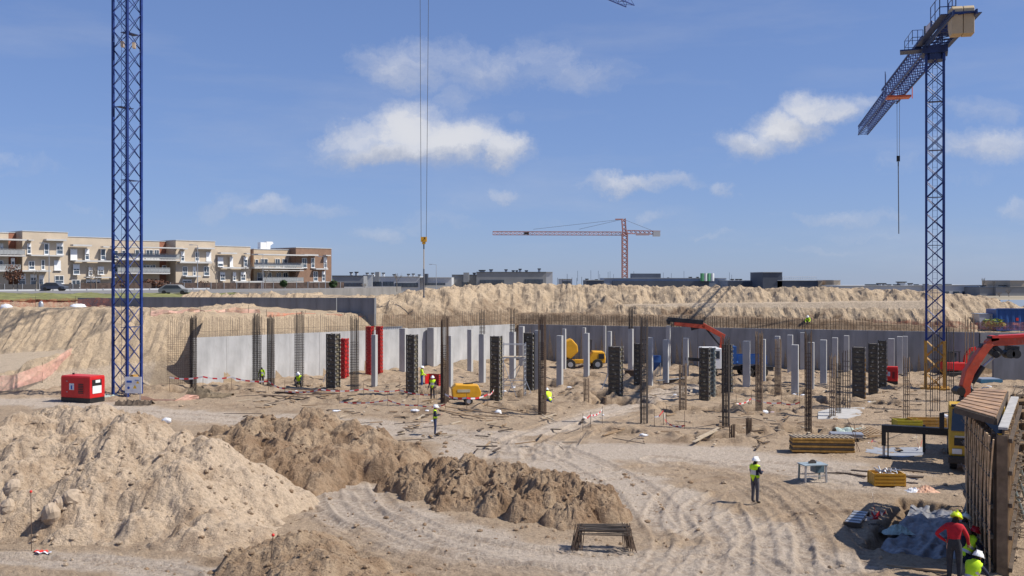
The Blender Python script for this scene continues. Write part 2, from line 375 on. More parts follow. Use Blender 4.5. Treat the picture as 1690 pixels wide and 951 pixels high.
def npmesh(name, V, Fq, mat, mask=None, smooth=True):
    me = bpy.data.meshes.new(name); nv = len(V); nf = len(Fq)
    me.vertices.add(nv); me.vertices.foreach_set('co', np.ascontiguousarray(V, dtype=np.float32).ravel())
    k = Fq.shape[1]
    me.loops.add(nf*k); me.loops.foreach_set('vertex_index', np.ascontiguousarray(Fq, dtype=np.int32).ravel())
    me.polygons.add(nf); me.polygons.foreach_set('loop_start', np.arange(0, nf*k, k, dtype=np.int32)); me.polygons.foreach_set('loop_total', np.full(nf, k, dtype=np.int32))
    me.polygons.foreach_set('use_smooth', np.full(nf, smooth))
    if mask is not None:
        a = me.color_attributes.new('mask', 'FLOAT_COLOR', 'POINT'); c = np.zeros((nv, 4), dtype=np.float32); c[:, 0] = mask[0]; c[:, 1] = mask[1]; c[:, 3] = 1
        a.data.foreach_set('color', c.ravel())
    me.materials.append(mat); me.update(calc_edges=True); me.validate()
    o = bpy.data.objects.new(name, me); COL.objects.link(o); return o
def grid_faces(nr, nc):
    i = np.arange(nr-1)[:, None]*nc+np.arange(nc-1)[None, :]; i = i.ravel()
    return np.stack([i, i+1, i+nc+1, i+nc], 1)
def patch(name, x0, x1, y0, y1, res, fn, mat, keep):
    xs = np.arange(x0, x1+res, res); ys = np.arange(y0, y1+res, res); X, Y = np.meshgrid(xs, ys)
    Z, r, g = fn(X, Y); V = np.stack([X, Y, Z], -1).reshape(-1, 3); Fq = grid_faces(len(ys), len(xs)); kp = keep(X, Y, Z).ravel()
    Fq = Fq[kp[Fq].any(1)]
    used = np.zeros(len(V), bool); used[Fq.ravel()] = True; idx = np.cumsum(used)-1
    rr = np.broadcast_to(r, X.shape).ravel()[used]; gg = np.broadcast_to(g, X.shape).ravel()[used]
    return npmesh(name, V[used], idx[Fq], mat, (rr, gg), mat is SAND)
def polydist(X, Y, pts):
    best = np.full(X.shape, 1e9); along = np.zeros(X.shape); sgn = np.zeros(X.shape); acc = 0
    for (ax, ay), (bx, by) in zip(pts[:-1], pts[1:]):
        dx, dy = bx-ax, by-ay; L2 = dx*dx+dy*dy; t = np.clip(((X-ax)*dx+(Y-ay)*dy)/L2, 0, 1)
        d = np.hypot(X-ax-t*dx, Y-ay-t*dy); m = d < best; best = np.where(m, d, best); L = sqrt(L2)
        along = np.where(m, acc+t*L, along); sgn = np.where(m, np.sign((X-ax)*dy-(Y-ay)*dx), sgn); acc += L
    return best, along, sgn
def smoothpath(px, n=8):
    P = [Vector((*gp(*p), 0)) for p in px]; out = []
    Q = [P[0]*2-P[1]]+P+[P[-1]*2-P[-2]]
    for i in range(1, len(Q)-2):
        for k in range(n):
            t = k/n; a, b, c, d = Q[i-1], Q[i], Q[i+1], Q[i+2]
            p = .5*((2*b)+(-a+c)*t+(2*a-5*b+4*c-d)*t*t+(-a+3*b-3*c+d)*t**3); out.append((p.x, p.y))
    out.append((P[-1].x, P[-1].y)); return out

# ------------------------------------------------------------------ retaining wall geometry
A = (-26.9, 83.8); B = (0.3, 109.0); C_ = (43.4, 92.5); GR = -0.379
def wallY(x):
    return np.where(x < B[0], A[1]+(x-A[0])*(B[1]-A[1])/(B[0]-A[0]), np.where(x < C_[0], B[1]+(x-B[0])*(C_[1]-B[1])/(C_[0]-B[0]), C_[1]))
WH = 4.0

ROADS = [([(-120, 668), (60, 664), (200, 676), (360, 690), (560, 700), (700, 712), (860, 742), (1000, 790), (1130, 850)], 2.6),
         ([(760, 722), (880, 714), (960, 694), (1060, 664), (1150, 640)], 1.5),
         ([(820, 745), (1050, 745), (1250, 760), (1420, 790)], 3.2),
         ([(560, 815), (640, 860), (800, 905), (980, 925), (1200, 935)], 2.2),
         ([(1000, 790), (1100, 850), (1240, 880), (1300, 930)], 2.4),
         ([(-50, 925), (150, 930), (330, 948)], 1.0)]
ROADP = [(smoothpath(p), w) for p, w in ROADS]
TR = [[(585, 800), (600, 835), (680, 880), (800, 912), (960, 928), (1150, 930)], [(560, 815), (580, 850), (650, 895), (780, 935), (900, 955)],
      [(540, 830), (620, 870), (760, 905), (940, 925), (1100, 915), (1200, 880), (1270, 845)], [(1110, 960), (1140, 900), (1120, 850), (1150, 810), (1230, 800), (1290, 850), (1320, 930)],
      [(1130, 960), (1190, 890), (1180, 840), (1230, 822), (1270, 870), (1280, 960)], [(700, 712), (860, 728), (950, 760), (1040, 810), (1090, 870)],
      [(860, 745), (865, 725), (930, 700), (1060, 668), (1150, 645)], [(900, 755), (905, 733), (970, 706), (1080, 672)], [(-40, 672), (200, 682), (420, 694), (680, 708), (850, 745)],
      [(1100, 760), (1250, 790), (1350, 850), (1390, 940)], [(950, 790), (1100, 775), (1280, 770), (1430, 800)], [(480, 900), (600, 925), (760, 960)],
      [(840, 760), (850, 735), (900, 712)], [(-40, 905), (120, 912), (300, 930), (420, 960)], [(-40, 935), (120, 938), (260, 955)], [(1180, 890), (1260, 900), (1360, 955)]]
TRP = [smoothpath(p) for p in TR]

# footing pits (u, v, rx, ry, depth)
PITS = [(1240, 631, 1.8, 1.3, .5), (1170, 652, 1.8, 1.3, .5), (1208, 648, 2.3, 1.2, .5), (1300, 652, 1.6, 1.2, .5), (1330, 665, 1.8, 1.1, .5), (1408, 668, 2.6, 1.2, .6), (1020, 664, 2.2, 1.4, .5),
        (985, 625, 2, 1.4, .5), (975, 655, 1.4, 1, .4), (905, 638, 2.4, 1.2, .4), (1110, 633, 2.6, 1.3, .5), (1090, 590, 2, 1.6, .4), (840, 655, 2.4, 1.0, .4), (810, 676, 3.2, .9, .45), (700, 652, 1.3, 1, .4),
        (1020, 713, 1.2, .9, .45), (1180, 724, 1.7, .8, .45), (1262, 680, 1.5, 1, .4), (1345, 713, 2.0, .8, .4), (1480, 640, 2.5, .9, .3), (1510, 608, 3, 2, .4), (560, 660, 1.8, 1, .3), (1145, 678, 2.4, .9, .35), (1070, 645, 2, 1, .35),
        (1250, 712, 1.5, .6, .25), (330, 645, 3, 1.0, .4), (260, 648, 2.5, .8, .3)]
def ground_fn(X, Y):
    road = np.zeros(X.shape)
    for pts, w in ROADP:
        d, _, _ = polydist(X, Y, pts); d = d+fbm(X*.5, Y*.5, 3, 40)*w*.35
        road = np.maximum(road, 1-sstep(w*.55, w*1.35, d))
    far = sstep(60, 90, Y)
    z = .07*fbm(X/7, Y/7, 3, 1)
    rough = (1-road*.8)
    z = z+rough*(.055*billow(X/1.3, Y/1.3, 3, 5)+.05*clods(X, Y, .55, 3)*sstep(-.1, .5, fbm(X/5, Y/5, 3, 9))+.02*clods(X, Y, .22, 4))
    z = z+.018*fbm(X/.22, Y/.22, 3, 12)+.03*clods(X, Y, .16, 14)*sstep(0, .35, fbm(X/1.7, Y/1.7, 3, 19))
    z = z+far*rough*.34*np.abs(fbm(X/2.2, Y/2.2, 3, 15))
    damp_shade = np.clip(fbm(X/4, Y/4, 5, 20)*.95-.12, 0, .6)*rough
    for k, pts in enumerate(TRP):
        d, al, sg = polydist(X, Y, pts); lat = d*sg
        for side in (-1, 1):
            e = np.abs(lat-side*.95+.08*fbm(al/3, al*0, 2, 60+k)); inb = 1-sstep(.22, .32, e)
            tread = np.sign(np.sin(al*2*pi/.42+e*7*side))*.5+.5
            z = z-inb*(.045-.02*tread*(.4+.9*np.abs(perlin(al/2.3, e*0, 62+k))))+.035*np.exp(-((e-.40)/.10)**2)*(1+.8*perlin(al*1.8, e*3, 61))
            damp_shade = np.maximum(damp_shade, inb*(.34-.22*tread)*(1-.4*far)+.22*np.exp(-((e-.42)/.1)**2))
            road = np.maximum(road, inb*.35)
    for (u, v, rx, ry, dp) in PITS:
        cx, cy = gp(u, v); q = np.maximum(np.abs(X-cx)/rx, np.abs(Y-cy)/ry*.8)+.2*fbm(X/1.2, Y/1.2, 3, 33)
        inn = 1-sstep(.8, 1.02, q); z = z-dp*1.7*inn+.28*np.exp(-((q-1.25)/.2)**2)*(.5+perlin(X, Y, 71)); damp_shade = np.maximum(damp_shade, inn*.95+.35*np.exp(-((q-1.3)/.25)**2))  # pit floors and rims darkened, their shade painted into the mask
    # scraped rim and trench by the formwork; the formwork's shade is painted in
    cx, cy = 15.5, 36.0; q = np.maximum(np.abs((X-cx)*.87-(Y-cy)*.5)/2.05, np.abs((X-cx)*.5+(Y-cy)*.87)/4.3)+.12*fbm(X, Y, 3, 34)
    z = z-.45*(1-sstep(.85, 1.0, q)); damp_shade = np.maximum(damp_shade, .75*(1-sstep(.9, 1.1, q)))
    return z, road, damp_shade
def make_ground():
    Y1 = 22*np.exp(np.arange(560)*math.log(118/22)/559); s = np.concatenate([np.linspace(-1.6, -.62, 30)[:-1], np.linspace(-.62, .62, 860), np.linspace(.62, 1.6, 30)[1:]])
    S, Y = np.meshgrid(s, Y1); X = S*Y; Z, r, g = ground_fn(X, Y); Fq = grid_faces(len(Y1), len(s))
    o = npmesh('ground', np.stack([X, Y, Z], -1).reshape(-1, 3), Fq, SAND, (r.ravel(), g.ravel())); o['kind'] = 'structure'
    g = G(); g.raw([(-400, -60, -.9), (400, -60, -.9), (400, 120, -.9), (-400, 120, -.9)], [(0, 1, 2, 3)]); g.obj('pit_subsoil', SAND, kind='structure')
make_ground()

# ------------------------------------------------------------------ banks and far ground
def toeY(x): return interp(x, [(-95, 72), (-44, 78.0), (-39, 79.6), (-33, 81.5), (-30, 82.6), (-27, 83.9)])
def bank_fn(X, Y):
    wy = wallY(X); d = (Y-wy)*.78
    # behind the retaining wall
    lip = interp(X, [(-27, 6.0), (-14, 5.6), (-8, 5.2), (0, 5.3), (20, 5.2), (32, 4.95), (42, 4.5), (45, 3.85), (60, 3.85)])
    run = interp(X, [(-27, 2.6), (-12, 2.2), (0, 1.2), (30, 1.0)])
    zz = WH+(lip-WH)*sstep(0, 1, (d-.5)/run)-.1
    zz = np.where(d > .12, zz, 0)
    right = zz+np.where(d > .5, .10*fbm(X/1.5, Y/1.5, 4, 80)*sstep(.4, 2, d), 0)
    right = right+.55*sstep(8, 30, d)*1.5*(X < 60)+0
    # left bank with ramp
    ty = toeY(X); dl = (Y-ty)*.86
    gul = .35*fbm(X/1.1, Y/6, 4, 90)+.1*billow(X/.8, Y/2, 2, 93)
    crest = interp(X, [(-95, .6), (-46, .8), (-42, 1.1), (-38, 2.5), (-35.8, 3.9), (-34.0, 4.9), (-31, 5.8), (-27, 6.0)])
    front = np.minimum(dl*1.15, crest+np.clip(dl-crest/1.15, 0, 99)*.02)
    back = crest-np.clip(dl-crest/1.15-1.2, 0, 99)*.8
    front = np.minimum(front, np.where(X < -33, back, 99))
    ramp = 1.1+(Y-80)*.055+(X+42)*.05
    yu = interp(X, [(-95, 140), (-53, 99), (-50, 97), (-44, 98), (-36, 94), (-30, 90)])
    up = ramp+(Y-yu)*.62
    upper = np.minimum(up, 5.75+np.clip(Y-112, 0, 40)*.025)
    inpit = dl < 0
    z2 = np.maximum(front, np.where(dl > 3, np.maximum(np.where(Y > yu, upper, ramp), 0), -1))
    flat = (z2 <= ramp+.05) & (Y < yu)
    z2 = z2+np.where((dl > .4) & ~flat, .16*clods(X, Y, .8, 96)+.12*fbm(X/.7, Y/.7, 3, 97), 0)*1.0
    z2 = z2+gul*np.where(flat, .05, 1)*sstep(0, 1.5, dl)*np.where(z2 > 5.6, .3, 1)
    z2 = np.where(inpit, -.5+dl*.05, z2)
    z = np.where(X < A[0]-.2, z2, right)
    z = np.where(X >= A[0]-.2, np.where(d > .12, z, -1.0), z)
    road = np.where(flat & (X < -30), .9, .15); damp_shade = np.clip(.25*fbm(X/2, Y/2, 3, 95), 0, .3)
    damp_shade = np.where((X > -13) & (d > 0.3) & (d < 3.6), .8, damp_shade)  # soil cut above the walls: wet earth with its shade painted in
    damp_shade = np.where((X > 24) & (d < 4) & (d > .3), .9, damp_shade)  # right end of the cut, shade painted in likewise
    return z, road, damp_shade
o = patch('excavation_bank', -95, 95, 56, 142, .26, bank_fn, HEAP, lambda X, Y, Z: Z > -.3); o['kind'] = 'structure'

def heap_fn(X, Y):
    wy = wallY(X); d = (Y-wy)*.93; r = np.random.RandomState(5)
    z = np.full(X.shape, -5.0)
    Xw = X+.5*fbm(X/2.5, Y/2.5, 3, 110); Yw = Y+.5*fbm(X/2.5, Y/2.5, 3, 111)
    x = -17.0
    while x < 56:
        top = np.interp(x, [-17, -12, -8, -5, 0, 20, 34, 44, 50, 56], [6.9, 7.3, 7.9, 8.15, 8.25, 8.0, 7.9, 7.6, 7.0, 5.6])+r.uniform(-.07, .05)
        wyx = float(wallY(np.array(x))); cy = wyx+np.interp(x, [-17, -5, 8, 16, 56], [12, 11, 10.5, 14, 15.5])+r.uniform(-1.2, 1.2)
        z = np.maximum(z, top-.62*np.maximum(np.hypot((Xw-x)*.8, (Yw-cy))-1.1, 0))
        if r.rand() < .8: z = np.maximum(z, top-.35-r.rand()*.3-.58*np.hypot(Xw-x-1.5, Yw-cy-5))
        x += r.uniform(1.1, 2.3)
    for (u, Yc, t, sl) in ((1000, 112, 6.9, .55), (1045, 113.5, 7.2, .55), (1080, 112, 6.5, .6), (1120, 114, 7.0, .55), (1180, 115, 7.0, .5), (650, 104, 6.7, .6), (690, 108, 7.2, .6), (740, 113, 7.6, .6), (720, 110, 6.3, .6), (765, 113, 6.0, .7), (600, 102, 6.4, .6)):
        z = np.maximum(z, t-sl*np.maximum(np.hypot(Xw-xat(u, Yc), Yw-Yc)-.4, 0))
    # lower tier on the right: flat bench with its own face
    tier = np.minimum(6.15+.02*(X-15), 4.7+(d-3.2-1.2*sstep(16, 24, X))*.68); tier = np.where((X > 9), tier, -5); tier = tier-np.clip(11-X, 0, 3)*1.2-np.clip(X-43, 0, 9)*.6
    z = np.maximum(z, np.where(d < 22, tier, -5))
    bench = (np.abs(z-tier) < .02) & (z > 5.9)
    ang = np.where(bench, .1, 1)
    z = z+ang*(.20*fbm(X/.9, Y/4.5, 4, 120)+.14*fbm(X/.7, Y/.9, 3, 124)+.14*clods(X, Y, .7, 9)*sstep(-.3, .3, fbm(X/3, Y/3, 2, 130)))
    z = z-np.clip(2.2-d, 0, 9)*2.0
    damp_shade = np.clip(.32*fbm(X/1.6, Y/2.2, 4, 131)+.1, 0, .5)+.85*(1-sstep(3.6, 5.4, d+1.2*fbm(X/2, Y/2, 3, 134)))*(X > 16)+.45*(1-sstep(2.5, 6.5, d+1.6*fbm(X/3, Y/3, 2, 133)))*(X < 14)  # foot by the wall painted darker, shade and damp together
    return z, np.where(bench, .9, .25), np.clip(damp_shade, 0, 1)
def hk(X, Y, Z):
    b, _, _ = bank_fn(X, Y); return Z > b-.2
o = patch('spoil_heap', -24, 62, 90, 136, .17, heap_fn, HEAP, hk)
tag(o, 'long ridge of tipped sandy spoil stretching behind the dark retaining wall', 'spoil heap')
def heap2_fn(X, Y):
    z = np.full(X.shape, -5.0); r = np.random.RandomState(8); Xw = X+.5*fbm(X/2, Y/2, 3, 140)
    for (u, t) in ((315, 7.3), (328, 7.75), (340, 7.6), (356, 7.35), (372, 7.35), (388, 7.45), (402, 7.4), (418, 7.5), (434, 7.45), (450, 7.65), (462, 7.4), (478, 7.35), (494, 7.5), (506, 7.2), (530, 7.1), (548, 6.9), (575, 6.9), (590, 7.0)):
        Yc = 112+r.uniform(-1, 1); z = np.maximum(z, t-.55*np.hypot(Xw-xat(u, Yc), Y-Yc))
    z = z+.2*fbm(X/.8, Y/2, 4, 141)+.1*billow(X/.9, Y/.9, 2, 143)
    return z, .25+0*X, np.clip(.3*fbm(X/1.5, Y/1.5, 3, 144), 0, .4)
o = patch('spoil_heap', -46, -12, 104, 120, .18, heap2_fn, HEAP, lambda X, Y, Z: Z > 5.4)
tag(o, 'low lumpy sand heap behind the grey wall below the apartments', 'spoil heap')
g = G(); g.raw([(-2500, 136, 6.1), (2500, 136, 6.1), (2500, 7000, 6.1-.0115*6864), (-2500, 7000, 6.1-.0115*6864)], [(0, 1, 2, 3)])
g.raw([(-2500, -200, 6.2), (-94, -200, 6.2), (-94, 136, 6.2), (-2500, 136, 6.2)], [(0, 1, 2, 3)]); g.raw([(94, -200, 4.4), (2500, -200, 4.4), (2500, 136, 6.2), (94, 136, 6.2)], [(0, 1, 2, 3)])
g.obj('surrounding_ground', M('dry_ground', (.30, .25, .17), .95, var=.25, scale=.05), kind='structure')
# grass strip on the left
def grass_fn(X, Y):
    return 6.35+np.clip((Y-122)/22, 0, 1)*.5+.15*fbm(X/3, Y/3, 4, 150)+.12*billow(X/.6, Y/.6, 2, 151)-.004*(X+60)**2*0, 0*X, 0*X
o = patch('grass_verge', -95, -38, 120, 146, .4, grass_fn, GRASS, lambda X, Y, Z: (Y > 122+3*perlin(X/4, Y*0, 152)) & (X < -40+2*perlin(X/4, Y/3, 153))); o['kind'] = 'stuff'

g = G(); g.prism([(-190, 143), (-46, 143), (-30, 270), (-190, 270)], 'z', 4, 6.85); g.obj('street', M('street_asphalt', (.20, .19, .18), .9, var=.2, scale=.3), kind='structure')
# ------------------------------------------------------------------ foreground mounds
def cones(X, Y, L, seed, warp=.5):
    Xw = X+warp*fbm(X/1.8, Y/1.8, 3, seed); Yw = Y+warp*fbm(X/1.8, Y/1.8, 3, seed+5); z = np.full(X.shape, -9.0)
    for (x, y, h, s, ap) in L:
        d = np.hypot(Xw-x, Yw-y); c = h-s*np.sqrt(d*d+.35)+s*.55+0*d
        c = np.where(c < ap, ap*np.exp((c-ap)/max(ap, .01))*1.0-.0, c) if ap > 0 else c
        z = np.maximum(z, c)
    return z-.10
def uvz(u, v, Y): return (xat(u, Y), Y, zat(v, Y))
def big_fn(X, Y):
    L = [(*uvz(95, 672, 42.5), .62, .25), (*uvz(30, 690, 41), .6, .2), (*uvz(150, 678, 42), .65, .2), (*uvz(220, 690, 40.5), .68, .25), (*uvz(290, 712, 39.8), .70, .3), (*uvz(340, 722, 39.3), .72, .35),
         (*uvz(60, 760, 38), .6, .2), (*uvz(180, 760, 37.5), .62, .2), (*uvz(300, 770, 37), .66, .3), (*uvz(-60, 700, 41), .6, .2), (*uvz(360, 840, 34.5), .5, .3)]
    z = cones(X, Y, L, 200, .55); lm = sstep(-.12, .45, z)
    rough = np.clip(sstep(-9.5, -13.5, X+.25*(Y-38)+1.2*fbm(X/2, Y/2, 2, 209)), .12, 1)
    z = z+lm*(rough*(.26*fbm(X/1.6, Y/1.6, 4, 210)+.17*clods(X, Y, .55, 11)+.12*clods(X, Y, .28, 12)+.07*clods(X, Y, .15, 13))+.05*fbm(X/.3, Y/.3, 2, 214)+(1-rough)*.09*clods(X, Y, .3, 16)*sstep(0, .4, fbm(X, Y, 2, 17)))
    # erosion runnels on the smooth flank
    z = z-.10*(1-rough)*np.clip(fbm((X*.6+Y)/.5, (X-.6*Y)/3, 3, 215), 0, 1)
    z = np.where(z < .25, z-.12*sstep(.25, -.1, z), z)
    dm = np.clip(.6*fbm(X/1.3, Y/1.3, 5, 216)+.22, 0, .75)*rough+.4*np.exp(-((z-.25)/.35)**2)*(X > -12)*(Y < 35)  # rough side darkened: clod shadows painted in with the damp
    return z, .25*(1-rough)+0*X, np.clip(dm, 0, .8)
mound1 = patch('dirt_mound', -29, -3.5, 31.0, 50, .06, big_fn, MOUND, lambda X, Y, Z: Z > -.15)
tag(mound1, 'largest pale sand mound with boulders filling the left foreground', 'mound')
def mid_fn(X, Y):
    L = [(*uvz(520, 684, 51), .5, .15), (*uvz(430, 690, 51), .5, .15), (*uvz(575, 700, 49.5), .6, .1), (*uvz(480, 705, 49), .5, .15), (*uvz(615, 720, 48), .6, .08), (*uvz(550, 735, 45.5), .6, .1), (*uvz(610, 745, 45.5), .6, .1), (*uvz(470, 742, 44.5), .5, .1), (*uvz(420, 725, 46), .45, .1), (*uvz(630, 762, 45), .65, .06)]
    z = cones(X, Y, L, 230, .8); lm = sstep(-.12, .45, z); z = z+lm*(.30*fbm(X/1.5, Y/1.5, 4, 240)+.16*clods(X, Y, .65, 21)+.14*clods(X, Y, .3, 22)+.08*clods(X, Y, .16, 23))
    z = np.where(z < .2, z-.12*sstep(.2, -.1, z), z)
    return z, 0*X, np.clip(.45+.45*fbm(X/1.5, Y/1.5, 3, 241)+.25*(Y < 46.5), .15, .9)
o = patch('dirt_mound', -17.5, -2.5, 40, 57, .065, mid_fn, BROWN, lambda X, Y, Z: Z > -.12); tag(o, 'brown lumpy earth mound behind and right of the largest sand mound', 'mound')
def cen_fn(X, Y):
    L = []
    for (u, v, Y0, s) in ((640, 792, 42.5, .8), (690, 775, 42.5, .75), (735, 762, 42, .8), (770, 760, 41.5, .8), (820, 772, 41, .8), (870, 778, 40.5, .8), (905, 782, 39.5, .85), (940, 792, 38.8, .9), (975, 808, 38.2, .9), (1005, 835, 37.3, .8),
                       (760, 800, 39.5, .7), (820, 815, 38.5, .7), (880, 820, 37.8, .7), (700, 800, 40.8, .7), (940, 835, 36.8, .7), (1040, 862, 36.6, .5), (1090, 868, 36.5, .45)):
        L.append((*uvz(u, v, Y0), s, .08))
    z = cones(X, Y, L, 260, .32); lm = sstep(-.12, .4, z); z = z+lm*(.26*fbm(X/1.1, Y/1.1, 5, 270)+.20*clods(X, Y, .55, 31)+.18*clods(X, Y, .27, 32)+.12*clods(X, Y, .15, 33)+.06*fbm(X/.2, Y/.2, 2, 34))
    z = np.where(z < .2, z-.12*sstep(.2, -.1, z), z)
    return z, 0*X, np.clip(.62+.4*fbm(X/1.2, Y/1.2, 3, 271), .25, 1)
o = patch('dirt_mound', -9, 8, 33.5, 47, .055, cen_fn, BROWN, lambda X, Y, Z: Z > -.12); tag(o, 'dark brown cloddy earth ridge in the middle of the yard', 'mound')
def low_fn(X, Y):
    L = [(*uvz(500, 882, 31), .5, .1), (*uvz(440, 900, 30.8), .5, .1), (*uvz(560, 915, 30), .5, .1), (*uvz(520, 920, 29), .5, .1), (*uvz(620, 945, 28.5), .5, .1)]
    z = cones(X, Y, L, 290, .5); lm = sstep(-.12, .4, z); z = z+lm*(.14*fbm(X, Y, 4, 295)+.12*clods(X, Y, .4, 41)*sstep(-.2, .3, fbm(X, Y, 2, 44))+.09*clods(X, Y, .2, 42)+.05*clods(X, Y, .11, 43))
    z = np.where(z < .2, z-.12*sstep(.2, -.1, z), z)
    return z, 0*X, np.clip(.45+.4*fbm(X, Y, 3, 296), .1, .9)
o = patch('dirt_mound', -12, -1, 25, 34.5, .05, low_fn, BROWN, lambda X, Y, Z: Z > -.12); tag(o, 'small low brown earth mound at the bottom edge beside a red capped rod', 'mound')

# scattered clods: real stones of soil, one object
def scatter():
    r = np.random.RandomState(3); t = (1+5**.5)/2
    ico = np.array([(-1, t, 0), (1, t, 0), (-1, -t, 0), (1, -t, 0), (0, -1, t), (0, 1, t), (0, -1, -t), (0, 1, -t), (t, 0, -1), (t, 0, 1), (-t, 0, -1), (-t, 0, 1)])/1.9
    ft = np.array([(0, 11, 5), (0, 5, 1), (0, 1, 7), (0, 7, 10), (0, 10, 11), (1, 5, 9), (5, 11, 4), (11, 10, 2), (10, 7, 6), (7, 1, 8), (3, 9, 4), (3, 4, 2), (3, 2, 6), (3, 6, 8), (3, 8, 9), (4, 9, 5), (2, 4, 11), (6, 2, 10), (8, 6, 7), (9, 8, 1)])
    n = 26000; Y = 27*np.exp(r.rand(n)*1.25); X = (r.rand(n)*1.24-.62)*Y
    z0, road, dm = ground_fn(X, Y); allz = z0.copy(); brown = .15+0*X; wt = .07+0*X; wt[road > .4] = .006; wt[dm > .3] = .16
    for fn, (x0, x1, y0, y1), w in ((big_fn, (-29, -3.5, 31, 50), .8), (mid_fn, (-17.5, -2.5, 40, 57), 1), (cen_fn, (-9, 8, 33.5, 47), 1), (low_fn, (-12, -1, 25, 34.5), .9)):
        m = (X > x0) & (X < x1) & (Y > y0) & (Y < y1)
        zz = fn(X[m], Y[m])[0]; cur = allz[m]; up = zz > cur; cur[up] = zz[up]; allz[m] = cur; q = wt[m]; q[up] = w; q[(~up) & (zz > -.35)] = .22; wt[m] = q; bq = brown[m]; bq[zz > -.5] = .0 if w == .8 else .75; brown[m] = bq
    keep = r.rand(n) < wt; X, Y, allz, brown = X[keep], Y[keep], allz[keep], brown[keep]; n = len(X)
    s = (.018+.085*r.rand(n)**5)*(1+(Y-30)/60)
    V = ico[None]*(1+.35*(r.rand(n, 12, 1)-.5))*s[:, None, None]*(np.array([1, 1, .7])*(.7+.6*r.rand(n, 1, 3)))
    V += np.stack([X, Y, allz+s*.3], -1)[:, None]
    Fq = (ft[None]+12*np.arange(n)[:, None, None]).reshape(-1, 3)
    o = npmesh('scattered_clods', V.reshape(-1, 3), Fq, MOUND, (np.zeros(n*12), np.repeat(np.clip(brown+r.rand(n)*.45, 0, 1), 12)), False); o['kind'] = 'stuff'; o['label'] = 'scattered earth clods and stones'
scatter()
# boulders on the big mound
def boulder(u, v, r, label, seed):
    random.seed(seed); Y = 45.
    for k in range(400):
        Y -= .06; x = xat(u, Y)
        if Y < 31.5: break
        zz = float(big_fn(np.array([x]), np.array([Y]))[0][0])
    # walk the view ray from the camera to the surface
    for i in range(1500):
        Yk = 28+i*.015; x = xat(u, Yk); z = zat(v, Yk)
        if z < max(0, float(big_fn(np.array([x]), np.array([Yk]))[0][0])): break
    g = G(); g.ball((0, 0, 0), r*1.05, 13, 9, (1.25, 1, .8), .075); o = g.obj('boulder', M('boulder_rock', (.40, .31, .22), .9, var=.3, scale=3, bump=.5, bscale=6), smooth=False)
    o.location = (x, Yk, z-r*.05); o.rotation_euler = (seed*.7, seed*.3, seed)
    tag(o, label, 'boulder', 'boulders on the largest sand mound')
boulder(124, 822, .36, 'upright rounded boulder, rightmost of those on the big sand mound', 1)
boulder(85, 850, .40, 'broad low boulder in front of the upright rounded one', 2)
boulder(20, 808, .33, 'topmost boulder at the left edge of the big sand mound', 3)
boulder(12, 838, .27, 'boulder at the left edge below the topmost one', 4)
boulder(98, 832, .22, 'small boulder tucked against the left of the upright one', 5)
random.seed(21)

# ------------------------------------------------------------------ retaining walls
def wall_piece(name, label, P, Q, h, mat, n_panels, thick=.42, z0=-.4, bars=None, spacing=.3, barh=1.6, barmat=RUST2):
    P = Vector((*P, 0)); Q = Vector((*Q, 0)); d = (Q-P).normalized(); L = (Q-P).length; rz = atan2(d.y, d.x)
    t = thing(name, label, 'wall', P, rz); pl = L/n_panels
    g = G(); g.box((pl/2, thick/2, (h+z0)/2), (pl-.02, thick, h-z0)); me = g.mesh('panel', mat)
    for k in range(n_panels): inst(me, 'panel', t, (k*pl, (.008 if k % 2 else 0), 0))
    if bars:
        g = G(); x = bars[0]*L
        while x < bars[1]*L:
            hh = barh*random.uniform(.8, 1.05); a = random.uniform(-.04, .04)
            for off in (.09, thick-.09):
                if random.random() < .93: g.tube((x, off, h-.05), (x+a, off+random.uniform(-.03, .03), h+hh*random.uniform(.93, 1)), .016, 3, cap=False)
            x += spacing*random.uniform(.75, 1.3)
        g.beam((bars[0]*L, .09, h+.5), (bars[1]*L, .09, h+.5), .02); g.obj('starter_bars', barmat, t, kind='stuff')
    return t
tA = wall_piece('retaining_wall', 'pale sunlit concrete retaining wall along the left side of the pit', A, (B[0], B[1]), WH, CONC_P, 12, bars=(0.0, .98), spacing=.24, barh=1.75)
tB = wall_piece('retaining_wall', 'dark shaded concrete retaining wall across the back of the pit', (B[0]+.42, B[1]+.0), C_, WH, CONC_SHADE, 14, bars=(.0, 1.0), spacing=.27, barh=1.25)
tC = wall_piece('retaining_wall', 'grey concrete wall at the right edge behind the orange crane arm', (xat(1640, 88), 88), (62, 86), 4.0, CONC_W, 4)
wall_piece('retaining_wall', 'short shaded concrete wall linking the dark wall to the right edge', (C_[0]+.1, C_[1]), (62, 92.2), WH-.03, CONC_SHADE, 4, bars=(0, 1), barh=1.2)
# thick buttress columns on the pale wall are separate columns below
def grey_wall(label, u0, Y0, u1, Y1, vt, vb, n):
    x0, x1 = xat(u0, Y0), xat(u1, Y1); zt = zat(vt, (Y0+Y1)/2); P = Vector((x0, Y0, 0)); Q = Vector((x1, Y1, 0)); L = (Q-P).length; d = (Q-P).normalized()
    t = thing('street_wall', label, 'wall', P, atan2(d.y, d.x)); g = G(); g.box((L/n/2, .15, (zt+4.4)/2), (L/n-.02, .3, zt-4.4)); me = g.mesh('panel', CONC_W)
    for k in range(n): inst(me, 'panel', t, (k*L/n, .01*(k % 2), 0))
grey_wall('long low grey concrete wall running left behind the blue mast', 235, 107, 555, 103, 491, 515, 10)
grey_wall('taller dark grey wall piece ending right at the spoil ridge', 556, 100, 618, 97.5, 491.5, 520, 3)
grey_wall('rusty stained low wall at the left behind the white sacks', 128, 114, 232, 110, 492, 512, 4)

